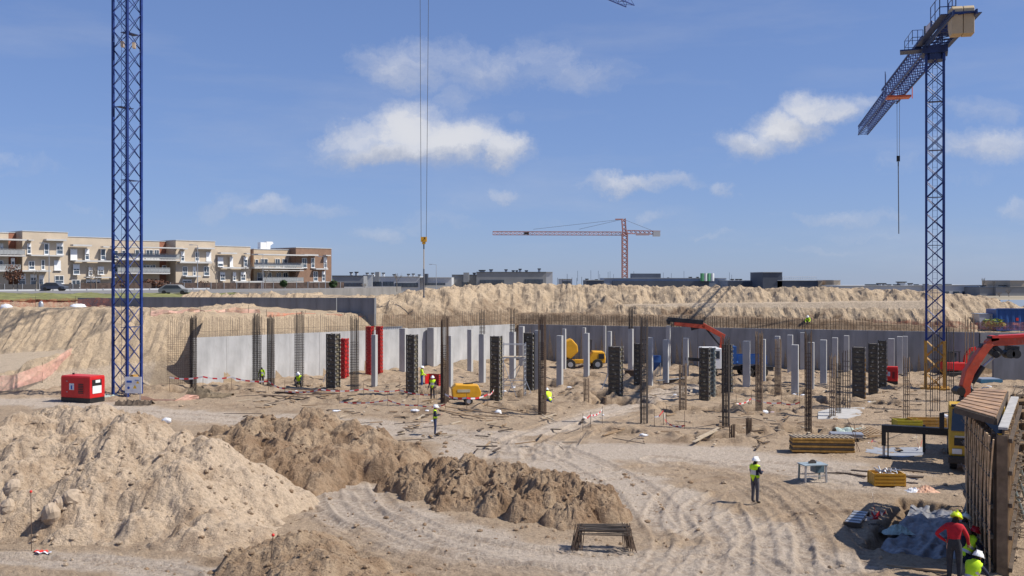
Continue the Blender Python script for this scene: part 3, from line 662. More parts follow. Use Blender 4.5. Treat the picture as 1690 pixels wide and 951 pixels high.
# orange nets
def net(label, pts, h, mat=NET, sag=.15, name='safety_net', lean=.2, cat='net', posts=True, seed=0):
    r = random.Random(seed); t = thing(name, label, cat, pts[0]); o0 = Vector(pts[0]); P = [Vector(p)-o0 for p in pts]; g = G(); n = 0; vs = []; fs = []
    samples = []
    for a, b in zip(P[:-1], P[1:]):
        k = max(2, int((b-a).length/.5))
        for i in range(k): samples.append(a.lerp(b, i/k))
    samples.append(P[-1])
    for i, p in enumerate(samples):
        hh = h*(1-sag*abs(sin(i*.45))-r.uniform(0, sag*.6)); jy = r.uniform(-lean, lean)
        for j in range(4): vs.append(p+Vector((r.uniform(-.05, .05), jy*j/3*r.uniform(.3, 1), hh*j/3)))
    for i in range(len(samples)-1):
        for j in range(3): k = i*4+j; fs.append((k, k+4, k+5, k+1))
    g.raw(vs, fs); g.obj('mesh', mat, t)
    if posts:
        pm = G().tube((0, 0, -.3), (0, 0, h*1.12), .02, 5).mesh('post', RUST)
        for i in range(0, len(samples), 8): inst(pm, 'post', t, samples[i])
    return t
def W3(u, v, Y): return (xat(u, Y), Y, zat(v, Y))
net('orange safety net lying crumpled along the ledge above the pale wall', [W3(248, 522, 87.5), W3(300, 522, 89), W3(380, 521, 91.5), W3(430, 518, 93)], .8, NETP, .3, lean=.7, seed=1)
net('orange net hanging on the bank below the taller grey wall', [W3(440, 531, 91), W3(520, 532, 95), W3(600, 536, 98)], 1.0, NET, .15, seed=2)
net('orange net stretched from the wall corner to the spoil ridge', [W3(600, 538, 98), W3(690, 536, 102.5)], .9, NET, .2, seed=3)
net('pale orange net fence beside the earth ramp at the left edge', [W3(-20, 648, 77.5), W3(20, 643, 78.5), W3(70, 628, 80.5), W3(118, 598, 83)], 1.3, NETP, .1, seed=4)
net('rusty orange net behind the white sacks on the left ledge', [W3(-10, 514, 109), W3(50, 514, 109), W3(110, 514, 109), W3(185, 513, 108)], 1.5, NET, .1, seed=5)
net('orange net along the top of the dark wall at the far right', [W3(1440, 541, 98), W3(1560, 543, 95), W3(1690, 545, 94)], .9, NET, .2, seed=6)
net('orange net sagging on the ground right of the blue mast', [W3(232, 662, 73.5), W3(290, 664, 73), W3(345, 655, 75.5)], .45, NETP, .4, posts=False, seed=7)

# ------------------------------------------------------------------ columns
def conc_column(u, vb, vt, w, label, bars=False, rz=GR):
    x, y = gp(u, vb); h = zat(vt, y); t = thing('concrete_column', label, 'column', (x, y, -.05), rz, 'bare concrete columns')
    g = G(); g.box((0, 0, h/2), (w, w, h)); g.obj('shaft', CONC, t, bevel=.02)
    if bars:
        g = G()
        ww = max(w, .42)
        for i in range(8): a = i*pi/4; g.tube((cos(a)*ww*.45, sin(a)*ww*.45, h-.3), (cos(a)*ww*.42, sin(a)*ww*.42, h+2.0+random.uniform(-.15, .15)), .03, 4)
        for k in range(4): g.box((0, 0, h+.2+k*.35), (ww*.85, ww*.85, .03))
        g.obj('starter_bars', RUST2, t, kind='stuff')
CL = [(618,640,551.5,.40,'slim bare column in front of the tall red formwork'),
 (666,614,541,.62,'bare column beside the silvery mesh panel against the pale wall',0),
 (713,607,540,.75,'wide bare column against the pale wall above the two workers'),
 (728,603,546,.35,'narrow bare column just right of the wide one against the pale wall'),
 (742,645,553,.45,'bare column directly behind the yellow compressor\'s left end'),
 (757,601,537,.72,'wide bare column against the pale wall above the yellow compressor'),
 (776,614,543,.45,'bare column beside the small sand heap at the pale wall'),
 (796,634,551,.48,'bare column between the yellow compressor and the scaffold-side formwork',1),
 (846,626,547,.48,'bare column seen through the scaffold tower',1),
 (861,606,538,.48,'bare column behind the right side of the scaffold tower'),
 (887,649,544,.38,'bare column touching the dark formwork right of the scaffold'),
 (924,639,553,.46,'bare column in front of the dumper\'s left wheel'),
 (931,612,542,.34,'thin bare column just behind the dumper skip'),
 (945,590,536,.34,'thin bare column behind the dumper chassis',1),
 (968,629,549,.44,'bare column in front of the dumper cab'),
 (964,603,540,.34,'thin bare column at the back, left of the dumper cab'),
 (998,601,537,.26,'thin sunlit column right of the dumper cab at the dark wall'),
 (1006,618,546,.36,'bare column behind the formwork right of the dumper'),
 (1041,612,542,.46,'bare column left of the blue concrete hopper',1),
 (1073,639,556,.42,'bare column just right of the dark tall rebar cage'),
 (1076,600,540,.30,'thin bare column behind the blue concrete hopper'),
 (1099,631,560,.46,'bare column right of the blue concrete hopper'),
 (1103,606,537,.40,'tall bare column under the black end of the orange boom'),
 (1132,623,557,.46,'bare column left of the blue lorry cab'),
 (1141,592,547,.30,'thin bare column at the dark wall under the orange boom',1),
 (1166,590,553,.28,'thin bare column at the wall left of the boom\'s elbow'),
 (1217,590,546,.28,'thin bare column behind the blue lorry\'s front'),
 (1232,639,562,.55,'broad bare column in front of the blue lorry bed'),
 (1246,586,547,.28,'thin bare column behind the blue lorry bed',1),
 (1259,629,559,.46,'bare column at the tail of the blue lorry'),
 (1283,621,554,.46,'bare column wrapped low in a pale rebar cage right of the lorry'),
 (1304,616,552,.50,'bare column behind the widest front column'),
 (1312,653,568,.52,'widest front bare column, nearest to the camera on the right half'),
 (1325,611,548,.48,'bare column at the wall right behind the nearest one'),
 (1338,645,564,.52,'bare column behind the tall brown rebar cage on the right'),
 (1349,604,547,.46,'bare column at the wall with tall starter bars, right of centre',1),
 (1359,637,560,.52,'bare column between two brown cages, right of the tall brown one'),
 (1378,627,556.5,.48,'bare column above the pale concrete pad'),
 (1397,616,553,.46,'bare column left of the orange edged formwork'),
 (1413,606,549,.46,'bare column peeking above the orange edged formwork'),
 (1432,601,545,.46,'bare column behind the trio of dark formworks',1),
 (1471,627,558,.52,'bare column directly behind the red generator at the right'),
 (1485,618,554.5,.5,'bare column just right of the red generator'),
 (1494,623,554,.40,'second bare column right of the red generator'),
 (1502,616,550.5,.30,'thin sunlit column, third right of the red generator'),
 (1513,607,549,.44,'rightmost bare column, left of the yellow crane base',1)]
for c in CL: conc_column(*c[:5], bars=len(c) > 5 and bool(c[5]))
# buttress stubs on the wall A-B
# ------------------------------------------------------------------ column formwork
def rib_mesh(w, mat): return G().box((0, 0, 0), (w+.16, w+.16, .09)).mesh('rib', mat)
def formwork(u, vb, vt, wpx, label, frame=STEEL_D, face=PLY, edge=None, group='column formworks', two=False):
    x, y = gp(u, vb); h = zat(vt, y); w = wpx*y/F/1.3-.1; t = thing('column_formwork', label, 'formwork', (x, y, -.05), GR, group)
    G().box((0, 0, h/2), (w, w, h)).obj('panel', face, t)
    n = int(h/.34); rm = rib_mesh(w, frame)
    for k in range(n+1): inst(rm, 'rib', t, (0, 0, .1+k*(h-.15)/n))
    g = G()
    for sx in (-1, 1):
        for sy in (-1, 1): g.box((sx*(w/2+.05), sy*(w/2+.05), h/2), (.09, .09, h+.04))
    g.obj('corner_post', frame, t)
    g = G(); r = random.Random(int(u))
    for k in range(n):       # clamps and wedges between the ribs
        z = .27+k*(h-.15)/n
        if r.random() < .7: g.box((r.uniform(-.2, .2)*w, -w/2-.06, z), (w*r.uniform(.2, .5), .06, .10))
        if r.random() < .8: g.box((w/2+.06, r.uniform(-.2, .2)*w, z), (.06, w*r.uniform(.3, .6), .12))
    g.obj('clamp', M('form_clamp', (.20, .175, .11), .6, var=.3, scale=5) if frame is not REDF else REDF, t, kind='stuff')
    g = G()
    for k in range(n+1):
        z = .1+k*(h-.15)/n; g.box((w/2+.13, -w/2-.06, z), (.07, .08, .12)); g.box((w/2+.12, w/2, z), (.06, .1, .1))
        if r.random() < .5: g.box((-w*.3+r.random()*w*.5, -w/2-.1, z+.05), (.12, .04, .07))
    g.obj('wedges', M('wedge_steel', (.36, .34, .29), .5, var=.3, scale=6) if frame is not REDF else REDL, t, kind='stuff')
    if edge: G().box((w/2+.13, -w/2-.02, h*.40), (.09, .1, h*.8)).obj('edge_beam', edge, t); 
    return t
formwork(550,645,550,20,'dark steel column formwork, leftmost in the pit')
formwork(567,627,558,14,'short red column formwork beside the leftmost dark one',REDF,REDP)
formwork(610,620,538,11,'tall red column formwork, left one of the pair by the pale wall',REDF,REDP)
formwork(626,620,538,9,'tall red column formwork, right one of the pair by the pale wall',REDF,REDP)
formwork(680,653,551.5,17,'dark column formwork beside the two hi-vis workers')
formwork(819,662,554,18,'dark column formwork at the left foot of the scaffold')
formwork(874,649,548.5,18,'dark column formwork right of the scaffold tower')
formwork(1016,656,571,23,'dark stocky column formwork right of the yellow dumper')
formwork(1053,640,566,13,'narrow dark formwork behind the tallest dark rebar cage')
formwork(1163,662,573,18,'dark column formwork in front of the blue lorry cab')
formwork(1176,658,573,8,'slim grey formwork leaning side by side with the lorry cab one',GALVG,CONC_W)
formwork(1200,648,567.5,18,'dark formwork behind a rebar cage at the lorry bed')
formwork(1417,661,572,23,'dark formwork with an orange edge beam, front of the right trio',STEEL_D,PLY,PLYY)
formwork(1441,651.5,566,17,'dark formwork in the middle of the right trio')
formwork(1456,641,561,15,'dark formwork at the back of the right trio beside the red generator')
# silvery mesh panel on the pale wall
t = thing('form_panel', 'silvery ribbed form panel with wire mesh on the pale wall', 'formwork panel', (xat(646, 99), 98.2, 0), atan2(B[1]-A[1], B[0]-A[0]))
G().box((0, -.1, 2.1), (2.6, .08, 4.2)).obj('sheet', GALV, t)
rm = G().box((0, 0, 0), (2.7, .08, .07)).mesh('rib', CONC_W)
for k in range(16): inst(rm, 'rib', t, (0, -.18, .2+k*.27))

# ------------------------------------------------------------------ rebar cages
def cage(u, vb, vt, wpx, label, mat=RUST2, nv=4, tie=.22, rz=GR, splay=0, r=.018, tiefrac=.72, cls='rebar_cage'):
    x, y = gp(u, vb); h = zat(vt, y); w = max(.25, wpx*y/F/1.3); t = thing(cls, label, 'rebar cage', (x, y, -.2), rz, 'column rebar cages'); rr = random.Random(int(u)*3)
    g = G(); pts = []
    for i in range(nv+1):
        a = -w/2+w*i/nv; pts += [(a, -w/2), (a, w/2)]
        if 0 < i < nv: pass
    for i in range(1, nv): a = -w/2+w*i/nv; pts += [(-w/2, a), (w/2, a)]
    for (a, b) in pts:
        hh = h*rr.uniform(.95, 1.02)+.2; g.tube((a, b, 0), (a*(1-splay)+rr.uniform(-.03, .03), b*(1-splay)+rr.uniform(-.03, .03), hh), r, 4, cap=False)
    g.obj('upright_bars', mat, t, kind='stuff')
    g = G(); z = .1
    while z < h*tiefrac:
        k = w/2*(1-splay*z/h)+.015
        for (p, q) in (((-k, -k), (k, -k)), ((k, -k), (k, k)), ((k, k), (-k, k)), ((-k, k), (-k, -k))): g.beam((*p, z), (*q, z+rr.uniform(-.02, .02)), .02)
        z += tie*rr.uniform(.85, 1.15)
    g.obj('ties', mat, t, kind='stuff')
CG = [(424,640,518,13,'dense tall rebar cage with a worker behind it by the pale wall',RUST2,5,.16,.78),
 (447,641,521,11,'dark narrow rebar cage right of the worker behind bars',RUST2,5,.16,.7),
 (494,640,515,14,'tall rebar cage standing over the crouching hi-vis worker',RUST2,4,.2,.75),
 (585,648,522,13,'rebar cage tapering upward between red and dark formworks',RUST2,4,.2,.7),
 (319,641,521,10,'dark bundled rebar cage at the left end of the pale wall',RUST2,5,.16,1),
 (734,671,522,13,'wide rusty rebar cage left of the yellow compressor',RUST,5,.15,.72),
 (895,684,519,13,'rusty tall rebar cage beside the bending worker in blue',RUST,5,.15,.75),
 (1063,699,525,13,'darkest tallest rebar cage standing alone in the middle',RUST2,4,.35,.85),
 (1127,676,600,13,'pale short rebar cage by the pit road',RUSTP,4,.3,1),
 (1198,707,556,13,'dark rebar cage in front of the lorry bed formwork',RUST2,4,.35,.9),
 (1253,684,548,13,'pale brown rebar cage between two broad bare columns',RUSTP,4,.3,.9),
 (1284,658,560,12,'pale rebar cage in front of the column right of the lorry',RUSTP,4,.3,.9),
 (1334,713,548,13,'tall brown rebar cage by the yellow timber stack',RUST,4,.25,.85),
 (1374,689,585,11,'pale rebar cage standing on the white concrete pad',RUSTP,3,.3,.9),
 (1397,676,577,14,'thin dark rebar cage behind the pale pad',RUST2,3,.35,.9),
 (1384,684,600,9,'small rebar cage between the pad cages',RUST2,3,.35,.9),
 (1496,703,590,11,'pale rebar cage behind the yellow skip',RUSTP,3,.4,.95),
 (1545,678,550,14,'tall loose bars in front of the yellow crane base',RUST2,3,.9,.9),
 (1532,697,600,8,'pair of thin upright bars left of the yellow cab',RUST2,1,1.5,.5),
 (1568,664,540,13,'group of thin bars right of the yellow crane base',RUST2,3,.9,.6),
 (1600,640,520,16,'thin pale bars at the dark wall behind the orange arm',RUSTP,3,.9,.6),
 (1236,722,690,9,'short bar group sticking out of the sand near the timber stack',RUST,3,.5,.5),
 (1208,728,700,8,'short bars sticking from the pit left of the timber stack',RUST,3,.5,.5),
 (968,668,625,9,'short faint rebar cage in front of the dumper column',RUSTP,3,.3,.9)]
for (u, vb, vt, w, lb, m, nv, ti, tf) in CG: cage(u, vb, vt, w, lb, m, nv, ti, tiefrac=tf, r=.02)
# wall rebar mat left of the pale wall
t = thing('rebar_mat', 'tall rebar mat standing against the earth bank left of the pale wall', 'rebar mat', (xat(276, 82.6), 82.6, -.1), atan2(1.6, 2.4))
g = G()
for i in range(15): g.tube((i*.155, random.uniform(-.03, .03), 0), (i*.155+random.uniform(-.03, .03), .1, 5.9+random.uniform(-.5, .2)), .014, 3, cap=False)
g.obj('upright_bars', RUST, t, kind='stuff'); g = G()
for k in range(22): g.tube((0, 0, .2+k*.19), (2.3, 0, .2+k*.19+random.uniform(-.03, .03)), .012, 3, cap=False)
g.obj('cross_bars', RUST, t, kind='stuff')
# cages above wall A-B seen as dark verticals
# ------------------------------------------------------------------ lattice + cranes
def lattice(g, p0, p1, w, bays, rc, rb, side=None, tri=False):
    p0 = Vector(p0); p1 = Vector(p1); d = (p1-p0); L = d.length; d.normalize(); s = Vector(side) if side else Vector((1, 0, 0)); s = (s-d*s.dot(d)).normalized(); b = d.cross(s)
    if tri: cr = [(-w/2, 0), (w/2, 0), (0, w*.95)]
    else: cr = [(-w/2, -w/2), (w/2, -w/2), (w/2, w/2), (-w/2, w/2)]
    cp = lambda k, t: p0+d*(L*t)+s*cr[k][0]+b*cr[k][1]; n = len(cr)
    for k in range(n): g.beam(cp(k, 0), cp(k, 1), rc*2, up=b)
    for i in range(bays):
        t0, t1 = i/bays, (i+1)/bays
        for k in range(n):
            j = (k+1) % n
            g.tube(cp(k, t0), cp(j, t1), rb, 4, cap=False)
            if not tri: g.tube(cp(j, t0), cp(k, t1), rb, 4, cap=False)
            else: g.tube(cp(j, t1), cp(k, t1), rb, 4, cap=False)
def ladder(g, x, y, z0, z1, w=.35):
    for s in (-1, 1): g.tube((x+s*w/2, y, z0), (x+s*w/2, y, z1), .018, 4)
    z = z0
    while z < z1: g.tube((x-w/2, y, z), (x+w/2, y, z), .012, 3, cap=False); z += .5
def platform(g, w, z):
    g.box((0, 0, z), (w*.9, w*.9, .05)); 
# left crane
mx, my = xat(210, 76.2), 76.2
c1 = thing('tower_crane', 'near blue lattice tower crane at left whose mast leaves the frame', 'tower crane', (mx, my, -.1), radians(66))
sec = G(); lattice(sec, (0, 0, 0), (0, 0, 5.6), 1.42, 4, .085, .034); sec.box((0, 0, 5.55), (1.5, 1.5, .03)) if False else None
secm = sec.mesh('mast_section', BLUE)
for k in range(8): inst(secm, 'mast_section', c1, (0, 0, k*5.6))
g = G(); ladder(g, -.2, .2, 0, 44); g.obj('ladder', BLUE2, c1)
fl = G().box((0, 0, 0), (1.3, .65, .04)).mesh('rest_platform', BLUE2)
for k in range(1, 8): inst(fl, 'rest_platform', c1, (0, .3*(-1)**k, k*5.6-.2))
fm = G().box((0, 0, 0), (.5, .2, .4)).mesh('floodlight', M('floodlight_glass', (.55, .42, .28), .3))
for dx, dy in ((-1.05, -.2), (.2, -1.05)): inst(fm, 'floodlight', c1, (dx*.55, dy*.55, 26.9), .6)
G().box((-.2, -.9, 1.15), (.5, .3, 1.3)).obj('control_box', OCHRE, c1)
G().box((-.35, -1.1, 1.2), (.36, .16, .9)).obj('fuse_box', GALV, c1, bevel=.02)
jt = Vector((xat(1040, 135), 135, 46.6)); jl = Vector((mx, my, 46.6)); jd = (jt-jl); jd.normalize()
jo = G(); Rz = Matrix.Rotation(-radians(66), 3, 'Z'); tl = lambda p: Rz @ (Vector(p)-Vector((mx, my, -.1)))
lattice(jo, tl(jl-jd*14), tl(jt), 1.3, 44, .06, .03, side=(0, 0, 1)); jo.obj('jib', BLUE, c1)
jo = G(); cpos = tl(jl-jd*12); jo.box((cpos.x, cpos.y, cpos.z-.6), (2.4, 2.4, 2.6), rz=atan2(jd.y, jd.x)-radians(66)); jo.obj('counterweight', CREAM2, c1)
jo = G(); jo.box((0, 0, 45.3), (2, 2, 1.9)); jo.obj('slewing_unit', BLUE2, c1)
t_ = .448; tp = jl.lerp(jt, t_); hk_z = zat(396, tp.y)
g = G(); L0 = tl((tp.x-.42, tp.y, 45.9)); L1 = tl((tp.x-.28, tp.y, hk_z+.2)); R0 = tl((tp.x+.55, tp.y, 45.9)); R1 = tl((tp.x+.25, tp.y, hk_z+.2))
g.tube(L0, L1, .028, 4); g.tube(R0, R1, .028, 4); g.obj('hoist_rope', M('steel_rope', (.06, .06, .065), .6), c1)
g = G(); q = tl((tp.x, tp.y, 46.0)); g.box(q, (1.4, 1, .3)); g.obj('trolley', BLUE2, c1)
g = G(); q = tl((tp.x, tp.y, hk_z)); g.mi = 0; g.box((q.x, q.y, q.z+.05), (.62, .25, .5), rz=-radians(66)); g.box((q.x, q.y, q.z-.3), (.34, .2, .3), rz=-radians(66)); g.mi = 1; g.tube(q+Vector((0, 0, -.4)), q+Vector((0, 0, -.95)), .07, 6); g.mi = 1
g.beam(q+Vector((-.2, -.14, .25)), q+Vector((.15, -.14, -.2)), .1, .03); g.obj('hook_block', [YEL, BLACK], c1)
g = G(); g.tube(q+Vector((0, 0, -.9)), q+Vector((0, 0, -3.0)), .05, 6); g.obj('sling', M('yellow_sling', (.45, .30, .12), .8), c1)
g = G(); g.tube(q+Vector((0, 0, -3.0)), q+Vector((0, 0, -5.9)), .085, 6); g.tube(q+Vector((0, 0, -5.8)), q+Vector((.0, 0, -5.95)), .14, 6); g.obj('concrete_hose', M('grey_hose', (.13, .13, .14), .7), c1)
# notice sign at its foot
t = thing('notice_board', 'white safety notice board at the foot of the near blue mast', 'sign', (*gp(220, 664), .75), -.1)
G().box((0, 0, .5), (1.25, .04, 1.2)).obj('board', WHITE, t)
g = G(); g.mi = 0; g.box((-.3, -.03, .75), (.4, .015, .16)); g.box((.28, -.03, .85), (.3, .015, .05)); g.mi = 1; g.raw([(-.02, -.035, .25), (.28, -.035, .25), (.13, -.035, .52)], [(0, 1, 2)]); g.raw([(.22, -.035, .62), (.48, -.035, .62), (.35, -.035, .82)], [(0, 1, 2)]); g.mi = 0; g.tube((-.35, -.03, .3), (-.35, -.04, .3), .10, 12)
g.obj('pictogram', [M('sign_blue', (.02, .10, .42), .5), M('sign_yellow', (.8, .5, .02), .5)], t)
for s in (-.5, .5): G().tube((s, .03, -.9), (s, .03, .3), .03, 6).obj('leg', GALV, t)
# right crane
rx_, ry_ = xat(1543, 80.5), 80.5; jz = 27.6
c2 = thing('tower_crane', 'blue tower crane on a yellow base at right with jib pointing away', 'tower crane', (rx_, ry_, 0), radians(-22))
sec = G(); lattice(sec, (0, 0, 0), (0, 0, 3.85), 1.30, 3, .085, .035); me_b = sec.mesh('mast_section', BLUE); sec2 = G(); lattice(sec2, (0, 0, 0), (0, 0, 4.0), 1.4, 3, .11, .04); sec2.box((0, 0, .1), (2.2, 2.2, .3))
sec2.obj('base_section', OCHRE, c2)
for k in range(6): inst(me_b, 'mast_section', c2, (0, 0, 4.0+k*3.85))
g = G(); ladder(g, 0, .1, 0, 27); g.obj('ladder', BLUE2, c2)
fl = G().box((0, 0, 0), (1.2, .6, .04)).mesh('rest_platform', BLUE2)
for k in range(1, 6): inst(fl, 'rest_platform', c2, (0, .3*(-1)**k, 4+k*3.85))
Rz2 = Matrix.Rotation(radians(22), 3, 'Z'); tl2 = lambda p: Rz2 @ (Vector(p)-Vector((rx_, ry_, 0)))
tip = Vector((xat(1424, 125), 125, jz)); root = Vector((rx_, ry_, jz)); jd2 = (tip-root); jd2.z = 0; jd2.normalize(); side = Vector((jd2.y, -jd2.x, 0))
g = G(); P0 = tl2(root+jd2*1.2+Vector((0, 0, .6))); P1 = tl2(root+jd2*24+Vector((0, 0, .4))); P2 = tl2(tip)
lattice(g, P0, P1, 1.45, 18, .065, .032, side=(0, 0, 1)); lattice(g, P1, P2, 1.1, 20, .05, .028, side=(0, 0, 1)); g.obj('jib', BLUE, c2)
g = G(); cj = lambda a, s, z: tl2(root+jd2*a+side*s+Vector((0, 0, z)))
g.box(tl2(root+Vector((0, 0, -.2))), (1.9, 1.9, .6)); g.tube(tl2(root+Vector((0, 0, -1.0))), tl2(root+Vector((0, 0, -.4))), .8, 12); g.obj('slewing_unit', BLUE2, c2)
g = G()
for s in (-.75, .75): g.beam(cj(1.5, s, .15), cj(-10.8, s, .15), .12, .35)
for k in range(10): a = 1-k*1.2; g.beam(cj(a, -.75, .15), cj(a-1.2, .75, .15), .07); g.beam(cj(a, -.75, .15), cj(a, .75, .15), .07)
for s in (-1.1, 1.1): g.beam(cj(1.5, s, .38), cj(-9.5, s, .38), .55, .05)
g.obj('counter_jib', BLUE2, c2)
def rail(g, pts, h, n=4, r=.025):
    for a, b in zip(pts[:-1], pts[1:]):
        a = Vector(a); b = Vector(b)
        for i in range(n+1): p = a.lerp(b, i/n); g.tube(p, p+Vector((0, 0, h)), r, 4)
        for z in (h*.5, h): g.tube(a+Vector((0, 0, z)), b+Vector((0, 0, z)), r, 4)
g = G(); rail(g, [cj(3.2, 1.35, .3), cj(3.2, -1.8, .3), cj(-.5, -1.8, .3), cj(-.5, -1, .3)], 1.15, 2); g.obj('handrail', BLUE2, c2); g = G(); rail(g, [cj(-4.8, -1.2, .4), cj(-8.2, -1.2, .4), cj(-8.2, -.1, .4), cj(-5.8, -.1, .4)], 1.7, 2, .035); g.obj('handrail', BLUE2, c2)
g = G(); g.box(cj(1.6, -1.2, .2), (2.4, 1.5, .12)); g.obj('access_platform', BLUE2, c2)
g = G(); g.box(cj(.5, -.5, 1.1), (.5, .5, 1.7)); g.obj('cab_cabinet', M('grey_cabinet', (.10, .10, .10), .6), c2, bevel=.04)
g = G(); lattice(g, cj(-.8, 0, .4), cj(-.8, 0, 2.0), .8, 2, .05, .03); g.box(cj(-3.6, 0, .9), (1.0, 2.0, 1.0)); g.obj('hoist_winch', BLUE2, c2)
g = G(); g.box(cj(-2.4, -.95, .9), (.05, 1.6, 1.0), rz=.2); g.obj('banner', M('white_banner', (.62, .58, .62), .7, var=.15), c2)
rzc = atan2(jd2.y, jd2.x)+radians(22)-pi/2
for k in range(2):
    g = G(); g.prism([(-.95, -1.3), (-.95, .9), (-.7, 1.15), (.85, 1.15), (.95, .9), (.95, -.5), (.3, -1.35)], 'x', -.36, .36); o = g.obj('counterweight', M('tan_counterweight', (.50, .39, .24), .8, var=.12, scale=1, dirt=.1, dirtc=(.35, .25, .1)), c2, bevel=.04)
    o.location = cj(-9.4, (-.38+k*.76), -.15); o.rotation_euler.z = rzc
    o.scale = (1, .8, .82)
g = G(); g.box(cj(-9.4, 0, .25), (1.75, 1.7, .16), rz=rzc); g.obj('ballast_frame', BLUE2, c2)
tr = root.lerp(tip, .40); g = G(); g.box(tl2(tr+Vector((0, 0, -.7))), (2.2, 1.5, .18), rz=rzc)
rail(g, [tl2(tr+side*1.3+Vector((0, 0, -.7)))-Vector((0, 1.0, 0)), tl2(tr+side*1.3+Vector((0, 0, -.7)))+Vector((0, 1.0, 0))], .9, 2, .04); g.obj('trolley', M('orange_trolley', (.55, .10, .03), .5, var=.2), c2)
g = G(); rail(g, [tl2(tr-side*1.2+Vector((0, 0, -.4)))-Vector((0, 1.0, 0)), tl2(tr-side*1.2+Vector((0, 0, -.4)))+Vector((0, 1.0, 0))], 2.1, 2, .03); g.obj('trolley_basket', BLUE2, c2)
hz = zat(262, tr.y); g = G(); q = tl2(tr); g.tube((q.x-.12, q.y, jz-.8), (q.x-.1, q.y, hz), .02, 4); g.tube((q.x+.12, q.y, jz-.8), (q.x+.1, q.y, hz), .02, 4); g.obj('hoist_rope', MATS.get('steel_rope') or M('steel_rope', (.06, .06, .065), .6), c2)
g = G(); g.box((q.x, q.y, hz), (.32, .2, .55)); g.tube((q.x, q.y, hz-.3), (q.x, q.y, hz-.75), .06, 6); g.obj('hook_block', BLACK, c2)
g = G(); g.tube((q.x, q.y, hz-.7), (q.x+.05, q.y, zat(386, tr.y)), .045, 5); g.obj('hanging_chain', RUST2, c2)
# far pink crane
fy = 370.; fx = xat(1031, fy); PINK = M('faded_orange_crane', (.46, .21, .17), .7, var=.2, scale=.3)
c3 = thing('tower_crane', 'distant faded orange hammerhead tower crane on the skyline', 'tower crane', (fx, fy, 6.2), 0)
jz3 = zat(383, fy)-6.2; s3 = G(); lattice(s3, (0, 0, 0), (0, 0, 5), 1.9, 3, .16, .10); m3 = s3.mesh('mast_section', PINK)
for k in range(4): inst(m3, 'mast_section', c3, (0, 0, k*5-.3))
g = G(); lattice(g, (0, 0, jz3), (-49, 0, jz3+.15), 1.3, 30, .12, .07, side=(0, 1, 0), tri=True); g.obj('jib', PINK, c3)
g = G(); lattice(g, (0, 0, jz3), (13.2, 0, jz3-.3), 1.2, 8, .12, .07, side=(0, 1, 0)); g.obj('counter_jib', PINK, c3)
g = G(); lattice(g, (0, 0, jz3-1.2), (-.5, 0, zat(361, fy)-6.2), 1.3, 4, .13, .08); g.box((-2, 0, zat(362, fy)-6.2), (3, .6, .4)); g.obj('tower_head', PINK, c3)
g = G(); g.box((11.8, 0, jz3-.7), (2.6, 1.8, 1.9)); g.obj('counterweight', GREYL, c3); g = G(); g.box((6.5, -1, jz3-.9), (5, .15, .9)); g.obj('banner', M('far_banner', (.45, .33, .33), .8), c3)
g = G(); top = (-.5, 0, zat(362, fy)-6.2)
for q in ((-34, 0, jz3+1), (-17, 0, jz3+1), (10, 0, jz3+.6)): g.tube(top, q, .05, 4)
g.obj('tie_bar', RUST2, c3); g = G(); g.box((-36.5, 0, jz3-.5), (1.8, 1, .8)); g.obj('trolley', RUST2, c3)

# ------------------------------------------------------------------ apartments
AY = 0.0; AP = Vector((-92.6, 180.0)); AD = Vector((.682, .731)); ARZ = atan2(AD.y, AD.x)
def AX(u): k = (u-U0)/F; return (k*AP.y-AP.x)/(AD.x-k*AD.y)
def AZ(v, u): return zat(v, AP.y+AD.y*AX(u))
def Yb(u): return AP.y+AD.y*AX(u)
def box_uv(g, u0, u1, v0, v1, yf, depth): um = (u0+u1)/2; g.box(((AX(u0)+AX(u1))/2, yf+depth/2, (AZ(v0, um)+AZ(v1, um))/2), (abs(AX(u1)-AX(u0)), depth, abs(AZ(v0, um)-AZ(v1, um))))
def window(t, u0, u1, v0, v1, yf=0.0, shutter=0.0, mull=True):
    um = (u0+u1)/2; w = AX(u1)-AX(u0); h = AZ(v0, um)-AZ(v1, um); g = G(); b = .09
    g.box((0, 0, h/2-b/2), (w, .14, b)); g.box((0, 0, -h/2+b/2), (w, .14, b)); g.box((-w/2+b/2, 0, 0), (b, .14, h-2*b)); g.box((w/2-b/2, 0, 0), (b, .14, h-2*b))
    g.box((0, .02, -h*.12), (w-2*b, .1, .07))
    if mull and w > 1: g.box((0, .02, h*.2), (.07, .1, h*.55))
    g.box((0, -.1, -h/2-.06), (w+.2, .3, .09))
    o = g.obj('window', WHITE, t); o.location = ((AX(u0)+AX(u1))/2, yf-.06, (AZ(v0, um)+AZ(v1, um))/2)
    G().box((0, .055, 0), (w-b, .03, h-b)).obj('pane', GLASSB, o)
    if shutter: G().box((0, -.03, h/2-h*shutter/2-b), (w-2*b, .06, h*shutter-b)).obj('shutter', WHITE, o)
